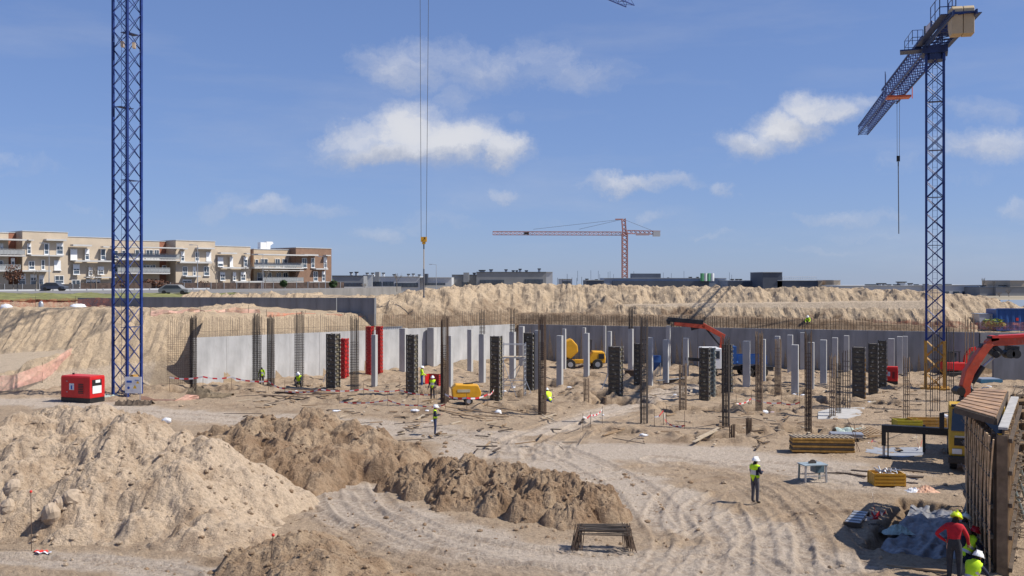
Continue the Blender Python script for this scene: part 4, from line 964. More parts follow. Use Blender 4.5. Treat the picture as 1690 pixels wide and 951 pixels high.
def apartments(label, segs, hoods, wins, balc, extra=None):
    t = thing('apartment_building', label, 'building', (AP.x, AP.y, 0), ARZ)
    for (u0, u1, vt, yo, m) in segs:
        g = G(); box_uv(g, u0, u1, vt, 489, AY+yo, 12-yo); g.obj('wall', m, t); g = G(); box_uv(g, u0-.3, u1+.3, vt-1, vt, AY+yo-.1, 12.2-yo); g.obj('roof_edge', GREYL, t)
    for (u0, u1, v0, v1, d) in hoods:
        g = G(); box_uv(g, u0, u1, v0, v0+(v1-v0)*.62, AY-d, d+.05); g.obj('canopy', SLAB, t)
    for w in wins: window(t, *w[:4], shutter=(w[4] if len(w) > 4 else random.choice((0, .3, .45))))
    for (u0, u1, vs, vr, d) in balc:     # slab v, rail top v
        g = G(); box_uv(g, u0, u1, vs, vs+2.2, AY-1.2, 3.2+d); g.obj('balcony_slab', SLAB, t)
        g = G(); x0, x1 = AX(u0), AX(u1); zr = AZ(vr, (u0+u1)/2); zb = AZ(vs, (u0+u1)/2); n = int((x1-x0)/.6)
        for i in range(n+1): x = x0+(x1-x0)*i/n; g.box((x, AY-1.1, (zr+zb)/2), (.06, .06, zr-zb))
        g.box(((x0+x1)/2, AY-1.1, zr), (x1-x0, .08, .08)); g.box(((x0+x1)/2, AY-1.1, (zr+zb)/2), (x1-x0, .02, (zr-zb)*.75)); g.obj('railing', M('grey_railing', (.28, .29, .29), .5), t)
    return t
apartments('cream three-storey apartment block at the left edge of the skyline',
 [(-70, 14, 383.5, 0, CREAM), (14, 37, 383.5, 3, BRICKR), (37, 112, 383, 0, CREAM), (112.2, 187, 392, .4, CREAM)],
 [(-70, 37, 394, 398, 2), (-70, 37, 421, 424, 1.6), (-10, 77, 446, 450, 2), (43, 52, 396, 398.5, 1.2), (72, 105, 395, 399.5, 1.3), (47, 100, 421, 424.5, 1.3), (116, 147, 404, 408.5, 1.3), (166, 176, 407, 410, 1.2), (120, 187, 430, 434, 1.3), (138, 187, 457, 460, 1.3)],
 [(44.5, 51, 402, 419), (72.6, 80, 402, 420), (93, 104, 401, 420), (47, 57, 431, 445), (68, 73.6, 429, 445), (89, 100, 430, 446, .97), (116, 127, 411, 429, .97), (140, 147, 411, 429), (166, 174, 411, 429), (120.5, 131, 436, 453), (146, 152, 441, 455), (161, 171, 440, 453), (-30, -15, 402, 417), (0, 5, 402, 417), (18, 24, 426, 444), (30, 42, 452, 470), (50, 60, 453, 470), (-20, 5, 430, 444), (90, 105, 455, 468), (118, 132, 462, 475), (142, 165, 461, 474), (64, 72, 454, 470)],
 [(-70, 37, 421, 411, 0), (-70, 30, 447, 437, 0)])
apartments('middle apartment block with long balconies behind the near blue mast',
 [(187.2, 273, 397, 2.5, CREAM), (273, 290, 398, 4, BRICKR), (290, 355, 398, 0, CREAM), (355.2, 414.8, 407, .4, CREAM)],
 [(182, 292, 408, 411, 2.4), (297, 305, 410, 413, 1.2), (322, 349, 409, 413, 1.3), (292, 345, 432, 436.5, 1.3), (300, 325, 455, 459, 1.6), (359, 386, 417, 421, 1.3), (402, 408, 418, 421, 1.2), (362, 405, 441, 445, 1.3), (380, 427, 464, 468, 2)],
 [(298, 304, 415, 431), (322, 328, 416, 431), (340, 348, 416, 431, .97), (301, 309, 440, 455), (318, 323, 440, 455), (336, 345, 440, 455), (359, 368, 424, 440, .7), (379, 384, 424, 440, .97), (402, 408, 424, 440), (363, 371, 449, 463), (384, 389, 449, 463), (397, 405, 449, 463), (301, 316, 461, 470), (384, 398, 470, 477), (402, 420, 470, 477)],
 [(190, 292, 428, 419, 1.2), (190, 276, 450, 442, 1.2)])
apartments('right apartment block ending in a brown brick wing with white chimney',
 [(415.2, 429, 411, 3.5, BRICKR), (429, 488, 412, 2.5, CREAM2), (488.2, 547, 410, 0, BROWNB)],
 [(415, 497, 420, 423.5, 2.6), (497, 520, 420, 424, 1.3), (533, 541, 421, 424, 1.2), (516, 536, 443, 446.5, 1.3), (504, 539, 465, 468, 1.6), (430, 495, 446, 448, 1.5)],
 [(498, 506, 426, 442), (513, 519, 426, 442), (534, 539, 425, 442), (517, 524, 448, 464), (531, 536, 448, 464), (498, 506, 470, 479), (513, 518, 470, 479), (531, 537, 470, 479)],
 [(415, 496, 441.5, 434, 1.2), (429, 496, 465, 458, 1.2)])
ap = [o for o in bpy.data.objects if o.name.startswith('apartment_building')]
def rec_windows(t, L, yf):
    for (u0, u1, v0, v1) in L: window(t, u0, u1, v0, v1, yf, 0)
rec_windows(ap[1], [(192, 204, 413, 427), (210, 222, 413, 427), (232, 246, 412, 427), (250, 262, 412, 427), (264, 272, 412, 427), (196, 208, 436, 449), (216, 226, 436, 449), (245, 256, 437, 450), (257, 266, 437, 450), (277, 284, 438, 452)], AY+2.45)
rec_windows(ap[2], [(431, 436, 428, 440), (440, 452, 427, 441), (464, 472, 427, 441), (476, 484, 427, 441), (434, 447, 450, 464), (450, 458, 450, 464), (466, 474, 450, 464), (477, 485, 450, 464)], AY+2.45)
g = G(); cx_, cz_ = AX(447), AZ(412, 447); g.box((cx_+.3, 4, cz_+.8), (1.5, 1.2, 1.8)); g.prism([(cx_+1.1, cz_), (cx_+2.1, cz_), (cx_+2.1, cz_+1.0), (cx_+2.9, cz_+1.5), (cx_+2.7, cz_+1.9), (cx_+1.1, cz_+1.9)], 'y', 3.4, 4.4); g.obj('chimney', WHITE, ap[2])
# street frontage: dark fence, hedge, lamp posts, trees, car
def bars_fence(label, u0, u1, v0, v1, Y, mat):
    off = Y; Ym = Yb((u0+u1)/2)+off; rot = Vector((AP.x-AD.y*0, AP.y)); zb = 6.8; h = (v1-v0)/F*Ym; L = AX(u1)-AX(u0); nx, ny = AD.y, -AD.x; p0 = AP+AD*AX(u0)+Vector((nx, ny))*(-off)
    t = thing('fence', label, 'fence', (p0.x, p0.y, zb), ARZ); g = G(); g.box((L/2, 0, h/2), (L, .06, h)); g.obj('infill', mat, t)
    pm = G().box((0, 0, h/2), (.1, .1, h+.2)).mesh('post', GALV)
    for i in range(int(L/3)+1): inst(pm, 'post', t, (i*3, -.08, 0))
bars_fence('dark boundary fence in front of the left apartment block', -40, 112, 463, 474, -5, M('dark_fence', (.055, .052, .055), .8))
bars_fence('russet hedge fence in front of the middle and right blocks', 113, 546, 467, 478, -5, M('hedge_fence', (.075, .05, .04), .9, var=.5, scale=1.5))
bars_fence('pale guard rail along the street at far left', -40, 300, 472, 475, -11, GREYL)
def foliage(g, c, r, n, leaf, rr):
    for i in range(n):
        d = Vector((rr.gauss(0, 1), rr.gauss(0, 1), rr.gauss(0, .8))).normalized()*r*rr.uniform(.3, 1)**.6; p = Vector(c)+d; a = Vector((rr.uniform(-1, 1), rr.uniform(-1, 1), rr.uniform(-1, 1))).normalized(); b = a.cross(Vector((rr.uniform(-1, 1), rr.uniform(-1, 1), 1))).normalized()
        s = leaf*rr.uniform(.6, 1.4); g.raw([p-a*s-b*s*.5, p+a*s-b*s*.5, p+a*s+b*s*.5, p-a*s+b*s*.5], [(0, 1, 2, 3)])
def tree(u, vb, vt, Y, label, leafy=None, seed=0, spread=.5, group='street trees'):
    rr = random.Random(seed); z0 = zat(vb, Y); h = zat(vt, Y)-z0; t = thing('bare_tree' if not leafy else 'leafy_tree', label, 'tree', (xat(u, Y), Y, z0), 0, group)
    g = G(); g.tube((0, 0, 0), (0, 0, h*.4), .10, 6, .07); g.obj('trunk', BARK, t); g = G()
    def br(p, d, L, r, dep):
        q = p+d*L; g.tube(p, q, r, 4, r*.6, cap=False)
        if dep == 0: return
        for k in range(3 if dep > 1 else 3):
            nd = (d+Vector((rr.uniform(-1, 1), rr.uniform(-1, 1), rr.uniform(-.1, .9)))*spread).normalized(); br(p.lerp(q, rr.uniform(.5, 1)), nd, L*rr.uniform(.6, .8), r*.6, dep-1)
    for k in range(3): br(Vector((0, 0, h*.38)), Vector((rr.uniform(-.5, .5), rr.uniform(-.5, .5), 1)).normalized(), h*.26, .055, 3)
    g.obj('branches', BARK, t)
    if leafy: g = G(); foliage(g, (0, 0, h*.62), h*.38, 350, .18, rr); g.obj('crown', leafy, t)
tree(22, 478, 436, Yb(22)-9, 'dark bare tree, leftmost in front of the apartments', FOLR, 1)
tree(60, 478, 444, Yb(60)-9, 'small bare tree in front of the left block\'s ground floor', None, 15)
tree(150, 478, 436, Yb(150)-9, 'pale bare tree left of the near blue mast', None, 2)
tree(159, 478, 440, Yb(159)-10, 'second pale bare tree close to the mast\'s left', None, 3)
tree(357, 478, 430, Yb(357)-8, 'forked bare tree between the middle block\'s wings', None, 4)
tree(411, 478, 432, Yb(411)-8, 'bare tree in front of the cream and brown joint', None, 5)
tree(438, 479, 440, Yb(438)-8, 'thin bare tree before the right block\'s balconies', None, 6)
tree(468, 478, 462, Yb(468)-8, 'small bright green tree before the right block', FOL, 7)
tree(550, 480, 462, Yb(547)-8, 'small green tree right of the brown brick wing', FOL, 8)
tree(655, 482, 448, 240, 'bare tree in front of the grey low houses', None, 9)
tree(1622, 484, 458, 235, 'bare tree before the white building at right', None, 10, .6)
tree(1640, 486, 462, 235, 'bare tree beside the dark windowed building', None, 11, .6)
tree(1665, 496, 476, 200, 'tangled bare tree behind the blue container', None, 12, .8)
tree(1650, 497, 480, 200, 'second tangled bare tree behind the blue container', None, 13, .8)
tree(600, 486, 465, 240, 'low bare tree left of the white gable', None, 14)
random.seed(31)
for k, (u, v0, v1, r) in enumerate(((250, 462, 477, 2.6), (268, 464, 478, 2.2), (200, 466, 478, 2), (335, 466, 478, 1.8))):
    g = G(); foliage(g, (0, 0, 0), 1.4, 260, .22, random.Random(k)); o = g.obj('shrub', FOLR); o.location = (xat(u, Yb(u)-4), Yb(u)-4, zat((v0+v1)/2, Yb(u)-4)); o.scale = (r/1.6, 1, .8)
    tag(o, ('russet shrub just right of the near blue mast', 'russet shrub by the middle block\'s lower balcony', 'russet shrub hidden partly by the blue mast', 'russet shrub under the cream wing')[k], 'shrub', 'russet shrubs')
def lamp(u, vb, vt, Y, label):
    z0 = zat(vb, Y); h = zat(vt, Y)-z0; t = thing('street_lamp', label, 'street lamp', (xat(u, Y), Y, z0), 0, 'street lamps'); G().tube((0, 0, 0), (0, 0, h), .09, 6, .05).obj('post', GALV, t)
    G().tube((0, 0, h), (-1.0, 0, h+.1), .04, 5).obj('arm', GALV, t); G().box((-1.3, 0, h+.08), (.7, .3, .14)).obj('lamp_head', GALV, t)
lamp(81, 478, 402, Yb(81)-10, 'grey street lamp in front of the left cream block')
lamp(326, 478, 405, Yb(326)-10, 'grey street lamp in front of the middle block')
lamp(434, 478, 420, Yb(434)-10, 'grey street lamp before the right block\'s balconies')
lamp(537, 478, 424, Yb(537)-9, 'grey street lamp at the brown brick wing')
lamp(720, 478, 437, 230, 'thin street lamp rising over the spoil ridge')
# parked car
def car(u, v, Y, label, m):
    t = thing('parked_car', label, 'car', (xat(u, Y), Y, zat(v, Y)), 0); g = G(); g.prism([(-2.1, .3), (2.1, .3), (2.15, .75), (1.3, .9), (.7, 1.42), (-1.1, 1.45), (-1.9, .95), (-2.15, .8)], 'y', -.85, .85); g.obj('body', m, t, bevel=.08)
    g = G(); g.prism([(-1.55, .93), (1.12, .93), (.65, 1.36), (-1.02, 1.38)], 'y', -.87, .87); g.obj('window', GLASS, t)
    for x in (-1.3, 1.3): G().tube((x, -.88, .32), (x, .88, .32), .32, 12).obj('wheel', RUBBER, t)
car(289, 486.5, 142, 'grey car parked behind the grass bank below the apartments', GREYB)
car(90, 480, Yb(90)-13, 'dark car parked by the guard rail below the left block', SLATE)

# ------------------------------------------------------------------ far low buildings
def lowb(label, parts, Y, vents=(), wins=(), extra=(), names=None):
    t = thing('low_building', label, 'building', (0, 0, 0))
    def bx(g, u0, u1, v0, v1, y, d): g.box(((xat(u0, Y)+xat(u1, Y))/2, y+d/2, (zat(v0, Y)+zat(v1, Y))/2), (xat(u1, Y)-xat(u0, Y), d, zat(v0, Y)-zat(v1, Y)))
    for (u0, u1, v0, m, yo) in parts:
        g = G(); bx(g, u0, u1, v0, 492, Y+yo, 14); g.obj('wall', m, t); g = G(); bx(g, u0-.2, u1+.2, v0-.7, v0, Y+yo-.2, 14.4); g.obj('roof_edge', GREYL if m is not GREYB else SLATE, t)
    for (u, v0, w) in vents:
        top = min(p[2] for p in parts if p[0]-1 <= u <= p[1]+1) if any(p[0]-1 <= u <= p[1]+1 for p in parts) else 460
        g = G(); bx(g, u-w/2*.8, u+w/2*.8, v0+1, top, Y+3, 1.2); g.mi = 1; bx(g, u-w/2-.3, u+w/2+.3, v0, v0+1.6, Y+2.8, 1.6); g.obj('vent', [GREYL, BLACK], t)
    for (u0, u1, v0, v1) in wins:
        g = G(); bx(g, u0, u1, v0, v1, Y-.12, .14); w = g.obj('window', SLATE, t)
        n = max(1, int((u1-u0)/6)); g = G()
        for i in range(n): a = u0+(u1-u0)*(i+.12)/n; b = u0+(u1-u0)*(i+.88)/n; bx(g, a, b, v0+.6, v1-.4, Y-.16, .05)
        g.obj('pane', GLASSB, w)
    for (u0, u1, v0, v1, m, yo, nm) in extra: g = G(); bx(g, u0, u1, v0, v1, Y+yo, 3); g.obj(nm, m, t)
    return t
lowb('grey low house right of the brown brick wing', [(548, 600, 455.5, GREYB, 0)], 262, [(576, 449, 4), (585, 448.5, 5)], [(562, 598, 467, 480)])
lowb('white and grey terrace with many black topped vents', [(600.2, 615, 454.5, GREYL, -1), (615.2, 693, 457, GREYL, 0), (693.2, 745, 458.5, GREYL, 1)], 270, [(603, 450, 4), (612, 450, 4), (630, 450, 4), (648, 452.5, 4), (672, 452, 4), (680, 451.5, 4), (690, 453, 4)], [(632, 650, 465, 472), (616, 630, 465, 476), (652, 690, 467, 474), (700, 735, 467, 471)], [(619.5, 626, 449, 465, GREYB, -.5, 'stair_tower'), (699, 706, 452, 468, SLATE, -.5, 'stair_tower')])
lowb('grey hall with roof vents and strip windows left of the distant crane', [(745, 786, 454, GREYB, 2), (786.2, 901, 449.5, GREYB, 0), (901.2, 912, 449.5, GREYL, .2)], 280, [(748, 454, 4), (782, 450, 5), (795, 445.5, 11), (810, 444.5, 6), (835, 444.5, 5), (847, 446, 5), (853, 446, 4), (858.5, 443.5, 5), (869, 446, 5), (890.5, 443, 5)], [(792, 832, 462, 470), (866, 896, 461, 470), (762, 772, 465, 472)], [(765, 774, 450, 466, GREYB, -.6, 'stair_tower')])
lowb('tiny pale roof right of the grey hall', [(925, 944, 461, GREYL, 0)], 300, [], [(928, 942, 464, 468)])
lowb('long blue grey sports hall under the distant crane', [(968, 997, 463, SLATE, 0), (997.2, 1200, 459.5, SLATEB, 1)], 285, [(970, 460, 5), (980, 462, 5), (986, 461, 4), (1106, 458, 2), (1143, 457, 4), (1155, 457, 3)], [], [(1011, 1170, 464, 490, SLATE, -.3, 'dark_band'), (1045, 1094, 451.5, 459, SLATE, 4, 'penthouse')])
t = lowb('blue grey hall with flat roof left of the dark cube', [(1200.2, 1260, 463.5, SLATEB, 0)], 275, [(1213, 460.5, 4), (1221, 460.5, 4), (1227, 460.5, 3)], [], [(1202, 1246, 465, 490, SLATE, -.3, 'dark_band')])
lowb('dark slate cube building on the skyline', [(1250, 1281, 450, SLATE, -6)], 268, [], [(1252, 1256, 455, 462)])
lowb('slate roofed building with roof railing', [(1283, 1350, 463.5, SLATE, 0), (1350.2, 1357, 464, CREAM2, 0)], 262, [(1284, 459.5, 4), (1294, 459.5, 2)], [])
g = G(); rail(g, [W3(1288, 463, 266), W3(1347, 463, 266)], 1.0, 16, .04); tag(g.obj('roof_railing', GALV), 'thin metal railing along the slate roof', 'railing')
lowb('small tan chimney building on the right skyline', [(1376, 1387, 463, CREAM2, 0)], 255, [], [])
lowb('long white commercial building on the right skyline', [(1388, 1526, 472, GREYL, 1), (1526.2, 1617, 471, GREYL, 0)], 240, [(1440, 469.5, 4), (1446, 469.5, 4), (1452, 469.5, 5), (1460, 467.5, 6), (1468, 467.5, 4), (1476, 469.5, 5), (1489, 469.5, 8), (1497, 465, 14), (1512, 467.5, 5), (1522, 469.5, 4), (1538, 469, 6), (1560, 469, 5), (1574, 469, 10)], [(1558, 1566, 481, 486), (1573, 1583, 481, 487), (1588, 1596, 481, 488), (1602, 1610, 481, 488)])
lowb('grey windowed office building at the right edge of the skyline', [(1617.2, 1640, 475, GREYB, 0), (1640.2, 1720, 474.5, GREYB, -1), (1674, 1700, 463.5, CREAM2, 2)], 232, [(1634, 471, 6), (1667, 471, 8)], [(1652, 1660, 482, 490), (1662, 1670, 482, 490), (1674, 1680, 482, 490), (1683, 1690, 482, 490)])
# green and white tanks
t = thing('storage_tanks', 'green and white striped tanks on the blue grey hall', 'tank', (xat(1167, 284), 284, zat(461, 284)))
for k, m in enumerate((M('tank_green', (.10, .34, .15), .6), WHITE, M('tank_green2', (.16, .45, .22), .6), WHITE)): G().tube((-1.4+k*.95, 0, -.5), (-1.4+k*.95, 0, 1.7), .55, 10).obj('cylinder', m, t)
# scattered thin antennas
g = G()
for k in range(16): u = random.uniform(950, 1220); Y = 290; v = random.uniform(446, 455); g.tube(W3(u, 464, Y), W3(u, v, Y), .05, 3); 
for k in range(6): u = 920+k*8; g.tube(W3(u, 470, 300), W3(u, random.uniform(452, 460), 300), .07, 3)
tag(g.obj('roof_masts', SLATE), 'thin distant poles standing over the hall roofs', 'poles')['kind'] = 'stuff'

# ------------------------------------------------------------------ container, cabins on the right bank
t = thing('shipping_container', 'blue corrugated shipping container at the right edge above the wall', 'container', (xat(1645, 99), 99, 3.85), -.03)
g = G(); L = 7.; n = 46
pts = []
for i in range(n+1): x = L*i/n; y = .0 if (i//2) % 2 else .06; pts.append((x, y))
vs = [(p[0], p[1], .05) for p in pts]+[(p[0], p[1], 2.1) for p in pts]; g.raw(vs, [(i, i+1, n+2+i, n+1+i) for i in range(n)]); g.box((L/2, 1.3, 1.08), (L-.05, 2.35, 2.0)); g.obj('body', CONTB, t)
g = G(); g.box((L/2, 0, 2.14), (L, .14, .12)); g.box((L/2, 0, .03), (L, .14, .14)); g.box((0, 0, 1.08), (.14, .14, 2.1)); g.obj('frame', CONTB, t)
G().box((2.0, -.03, 1.1), (.25, .02, .3)).obj('emblem', REDL, t)
t = thing('site_cabin', 'pale grey site cabin left of the blue container', 'cabin', (xat(1616, 100), 100, 3.95)); G().box((.9, .8, .75), (1.75, 1.6, 1.45)).obj('body', GREYL, t); G().box((.9, .8, 1.5), (1.9, 1.7, .06)).obj('roof', SLATEB, t); G().box((1.1, -.02, .7), (.03, .03, 1.3)).obj('door_seam', SLATE, t)
g = G(); foliage(g, (0, 0, 0), .9, 250, .12, random.Random(4)); o = g.obj('bush', M('lime_foliage', (.24, .30, .04), .8, var=.3, scale=2)); o.location = W3(1640, 534, 95.5); o.scale = (1.3, .6, .6); tag(o, 'lime green bush on the bank below the blue container', 'bush')

# ------------------------------------------------------------------ generators
def generator(x, y, L, D, H, label, rz=GR, detailed=True):
    t = thing('generator', label, 'generator', (x, y, 0), rz)
    G().box((0, 0, H*.58), (L, D, H*.78)).obj('body', REDP, t, bevel=.05); G().box((0, 0, H*.09), (L*.99, D*.98, H*.2)).obj('skid_base', BLACK, t)
    G().box((0, 0, H*.985), (L*.98, D*.9, .06)).obj('roof', REDL, t)
    g = G()
    for k in range(6): g.box((L*.19, -D/2-.01, H*.38+k*H*.065), (L*.17, .03, H*.035))
    g.obj('vent_slats', BLACK, t)
    G().box((-L*.12, -D/2-.01, H*.6), (L*.16, .02, H*.24)).obj('sticker', M('pale_sticker', (.60, .66, .72), .6, var=.3, scale=6), t)
    G().box((-L*.12, -D/2-.025, H*.58), (L*.05, .012, H*.14)).obj('sticker_print', M('sign_blue', (.02, .10, .42), .5), t)
    G().box((L/2+.01, -D*.05, H*.72), (.03, D*.62, H*.3)).obj('control_window', BLACK, t); G().box((L/2+.02, -D*.05, H*.5), (.03, D*.58, H*.28)).obj('paper_notice', WHITE, t); G().box((L/2+.025, 0, H*.80), (.03, D*.3, H*.1)).obj('paper_notice', WHITE, t)
    for z in (.4, .8): G().box((-L*.28, -D/2-.015, H*z), (.12, .03, .05)).obj('latch', GALV, t)
    G().tube((-L*.4, .2, H), (-L*.4, .2, H+.12), .08, 8).obj('exhaust', BLACK, t)
    return t
gx, gy = gp(128, 666); generator(gx, gy+.9, 2.75, 1.45, 1.95, 'big red generator standing left of the near blue mast')
gx, gy = gp(1473, 635); generator(gx, gy+.4, 1.15, .8, 1.5, 'small red generator box beside the dark formwork trio')
t = thing('red_crate', 'open red formwork crate behind the two hi-vis workers', 'crate', (*gp(716, 638), 0), GR); t.scale = (.62, .62, .85)
G().box((0, .6, .6), (2.0, .06, 1.2)).obj('back_panel', REDF, t); G().box((-1, 0, .6), (.06, 1.2, 1.2)).obj('side_panel', REDP, t); G().box((1, 0, .6), (.06, 1.2, 1.2)).obj('side_panel', REDF, t)
rm = G().box((0, 0, 0), (.1, 1.25, .06)).mesh('rib', REDF)
for k in range(6): inst(rm, 'rib', t, (1.05, 0, .1+k*.2))

# wheel helper
def wheel(t, x, y, z, r, w, axis='y', name='wheel', rim=GALV):
    d = Vector((0, w/2, 0)) if axis == 'y' else Vector((w/2, 0, 0)); c = Vector((x, y, z)); o = G().tube(c-d, c+d, r, 18).obj(name, RUBBER, t, bevel=.03)
    G().tube(c-d*1.06, c+d*1.06, r*.5, 12).obj('rim', rim, o); return o
# compressor
t = thing('air_compressor', 'yellow wheeled air compressor beside the rusty cage', 'compressor', (*gp(769, 668), 0), .12)
g = G(); g.prism([(-.98, .55), (1.0, .55), (1.05, .95), (.85, 1.42), (-.75, 1.5), (-1.05, 1.2)], 'y', -.6, .6); g.obj('hood', YEL, t, bevel=.06); G().box((0, 0, .5), (1.85, 1.1, .18)).obj('chassis', BLACK, t)
for s in (-.55, .55): wheel(t, .15, s, .3, .3, .18)
G().beam((-.9, 0, .45), (-1.7, 0, .3), .08).obj('drawbar', BLACK, t); G().box((-.2, -.615, 1.05), (.9, .02, .2)).obj('name_plate', M('pale_plate', (.50, .45, .30), .6), t)
g = G(); g.tube((-.2, 0, 1.5), (.5, 0, 1.53), .05, 6); g.obj('lifting_bar', BLACK, t); g = G()
for k in range(5): g.box((.97-.015*k, -.1, .72+k*.13), (.12, .9, .05))
g.obj('grille', GALV, t)
# dumper
dx_, dy_ = gp(962, 609)
t = thing('site_dumper', 'yellow site dumper with its skip tipped up at the back wall', 'dumper', (dx_, dy_, 0), .05)
g = G(); g.prism([(-1.95, 1.35), (-1.35, 1.0), (-.55, 1.75), (-.62, 2.4), (-1.2, 3.05), (-1.95, 2.75), (-2.1, 2.0)], 'y', -.8, .8); g.obj('skip', YEL, t, bevel=.1)
G().beam((-1.7, 0, .75), (.6, 0, .75), .9, .35).obj('chassis', YEL, t); G().beam((-1.2, 0, .8), (-1.3, 0, 1.5), .3).obj('tipping_ram', BLACK, t)
g = G(); g.prism([(.55, .6), (2.15, .6), (2.2, 1.1), (2.05, 1.75), (.9, 1.8), (.55, 1.2)], 'y', -.75, .75); g.obj('engine_cover', YEL, t, bevel=.1); G().box((1.75, -.77, 1.3), (.55, .04, .5)).obj('grille', BLACK, t); G().box((2.16, 0, 1.25), (.1, .8, .55)).obj('grille', BLACK, t)
g = G(); g.tube((.75, -.5, 1.7), (.8, -.5, 2.9), .05, 6); g.tube((.8, -.5, 2.9), (.5, -.5, 2.95), .05, 6); g.tube((.75, .5, 1.7), (.8, .5, 2.9), .05, 6); g.tube((.8, -.5, 2.9), (.8, .5, 2.9), .05, 6); g.obj('roll_bar', BLACK, t)
for x in (-1.35, 1.35):
    for s in (-.85, .85): wheel(t, x, s, .52, .52, .35)
# blue lorry with orange crane
lx, ly = gp(1203, 622)
t = thing('crane_lorry', 'blue flatbed lorry with an orange loader crane in front of the dark wall', 'lorry', (lx, ly, 0), .02)
G().box((-1.75, 0, 1.75), (1.7, 2.2, 1.9)).obj('cab', WHITE, t, bevel=.08); G().box((-1.75, -1.11, 2.1), (1.3, .03, .7)).obj('window', GLASS, t); G().box((.75, 0, .8), (6.5, .9, .3)).obj('chassis', BLACK, t)
G().box((1.9, -1.05, 1.65), (2.6, .08, .75)).obj('side_board', CONTB, t); G().box((1.9, 1.05, 1.65), (2.6, .08, .75)).obj('side_board', CONTB, t); G().box((1.9, 0, 1.3), (2.7, 2.2, .1)).obj('bed', CONTB, t); G().box((.25, 0, 2.05), (.4, 2.1, 1.6)).obj('headboard', CONTB, t)
for x in (-1.8, 1.5, 2.8):
    for s in (-1, 1): wheel(t, x, s, .5, .5, .3)
q = lambda u, v: Vector((xat(u, ly-.6)-lx, -.6, zat(v, ly-.6)))
G().beam(q(1187, 606), q(1189, 575), .35, .4).obj('crane_column', ORANGE, t); G().beam(q(1189, 578), q(1193, 551), .28, .32).obj('lower_arm', ORANGE, t)
g = G(); g.beam(q(1195, 556), q(1158, 536), .3, .42); g.obj('main_boom', ORANGE, t, bevel=.03); g = G(); g.beam(q(1163, 539), q(1112, 533), .3, .45); g.obj('outer_boom', ORANGE, t, bevel=.03)
g = G(); g.beam(q(1160, 532), q(1101, 527), .32, .4); g.beam(q(1101, 527), q(1104, 535), .3, .3); g.beam(q(1160, 538), q(1140, 543), .2, .3); g.obj('extension', BLACK, t, bevel=.03); G().tube(q(1187, 570), q(1165, 543), .08, 6).obj('hydraulic_ram', BLACK, t)
g = G(); g.beam(q(1130, 592), q(1155, 594), .2, .28); g.obj('outrigger', BLACK, t)
g = G()
for k in range(6): g.beam(q(1178, 600+k*3.2), q(1188, 600+k*3.2), .05)
g.obj('ladder', GALV, t)
# concrete hopper
t = thing('concrete_hopper', 'blue concrete hopper on thin legs in the middle of the columns', 'hopper', (*gp(1081, 621), 0), .2)
G().box((0, 0, 1.6), (.9, .8, .6)).obj('bucket', CONTB, t); g = G(); g.raw([(-.45, -.4, 1.3), (.45, -.4, 1.3), (.45, .4, 1.3), (-.45, .4, 1.3), (-.3, -.1, .5), (-.1, -.1, .5), (-.1, .1, .5), (-.3, .1, .5)], [(0, 1, 5, 4), (1, 2, 6, 5), (2, 3, 7, 6), (3, 0, 4, 7), (4, 5, 6, 7)]); g.obj('cone', CONTB, t)
for a, b in ((-.4, -.35), (.4, -.35), (.4, .35), (-.4, .35)): G().tube((a, b, 0), (a, b, 1.6), .04, 5).obj('leg', GALV, t)
# dark skip/box left of it
t = thing('steel_bin', 'small dark brown bin beside the narrow dark formwork', 'bin', (*gp(1042, 624), 0), GR); G().box((0, 0, .35), (1.0, .8, .66)).obj('body', WOODD, t); G().box((0, 0, .70), (1.1, .9, .06)).obj('rim', RUST, t)
# red excavator/telehandler at right
ex, ey = gp(1574, 622)
t = thing('mini_excavator', 'red tracked digger behind the yellow crane base', 'excavator', (ex, ey, 0), .1)
for s in (-.7, .7): G().prism([(-1.0, .0), (1.0, .0), (1.2, .25), (1.0, .5), (-1.0, .5), (-1.2, .25)], 'y', s-.17, s+.17).obj('track', BLACK, t, bevel=.03)
G().prism([(-1.0, .6), (.9, .6), (1.1, 1.0), (.8, 1.35), (-1.1, 1.4)], 'y', -.7, .7).obj('body', REDP, t, bevel=.08)
g = G()
for a, b in ((-.8, -.6), (.2, -.6), (.2, .5), (-.8, .5)): g.tube((a, b, 1.3), (a*.9, b, 2.3), .05, 5)
g.box((-.3, -.05, 2.33), (1.2, 1.2, .06)); g.obj('cab_frame', BLACK, t); G().box((-.3, .1, 1.8), (.8, .8, .8)).obj('cab_glass', GLASSB, t)
g = G(); P = [(.9, -.2, 1.0), (1.1, -.2, 2.0), (1.5, -.2, 2.5), (2.0, -.2, 2.6)]
for a, b in zip(P[:-1], P[1:]): g.beam(a, b, .25, .3)
g.obj('boom', REDL, t); G().beam((2.0, -.2, 2.6), (1.9, -.2, 1.6), .14, .16).obj('dipper', GREYL, t)
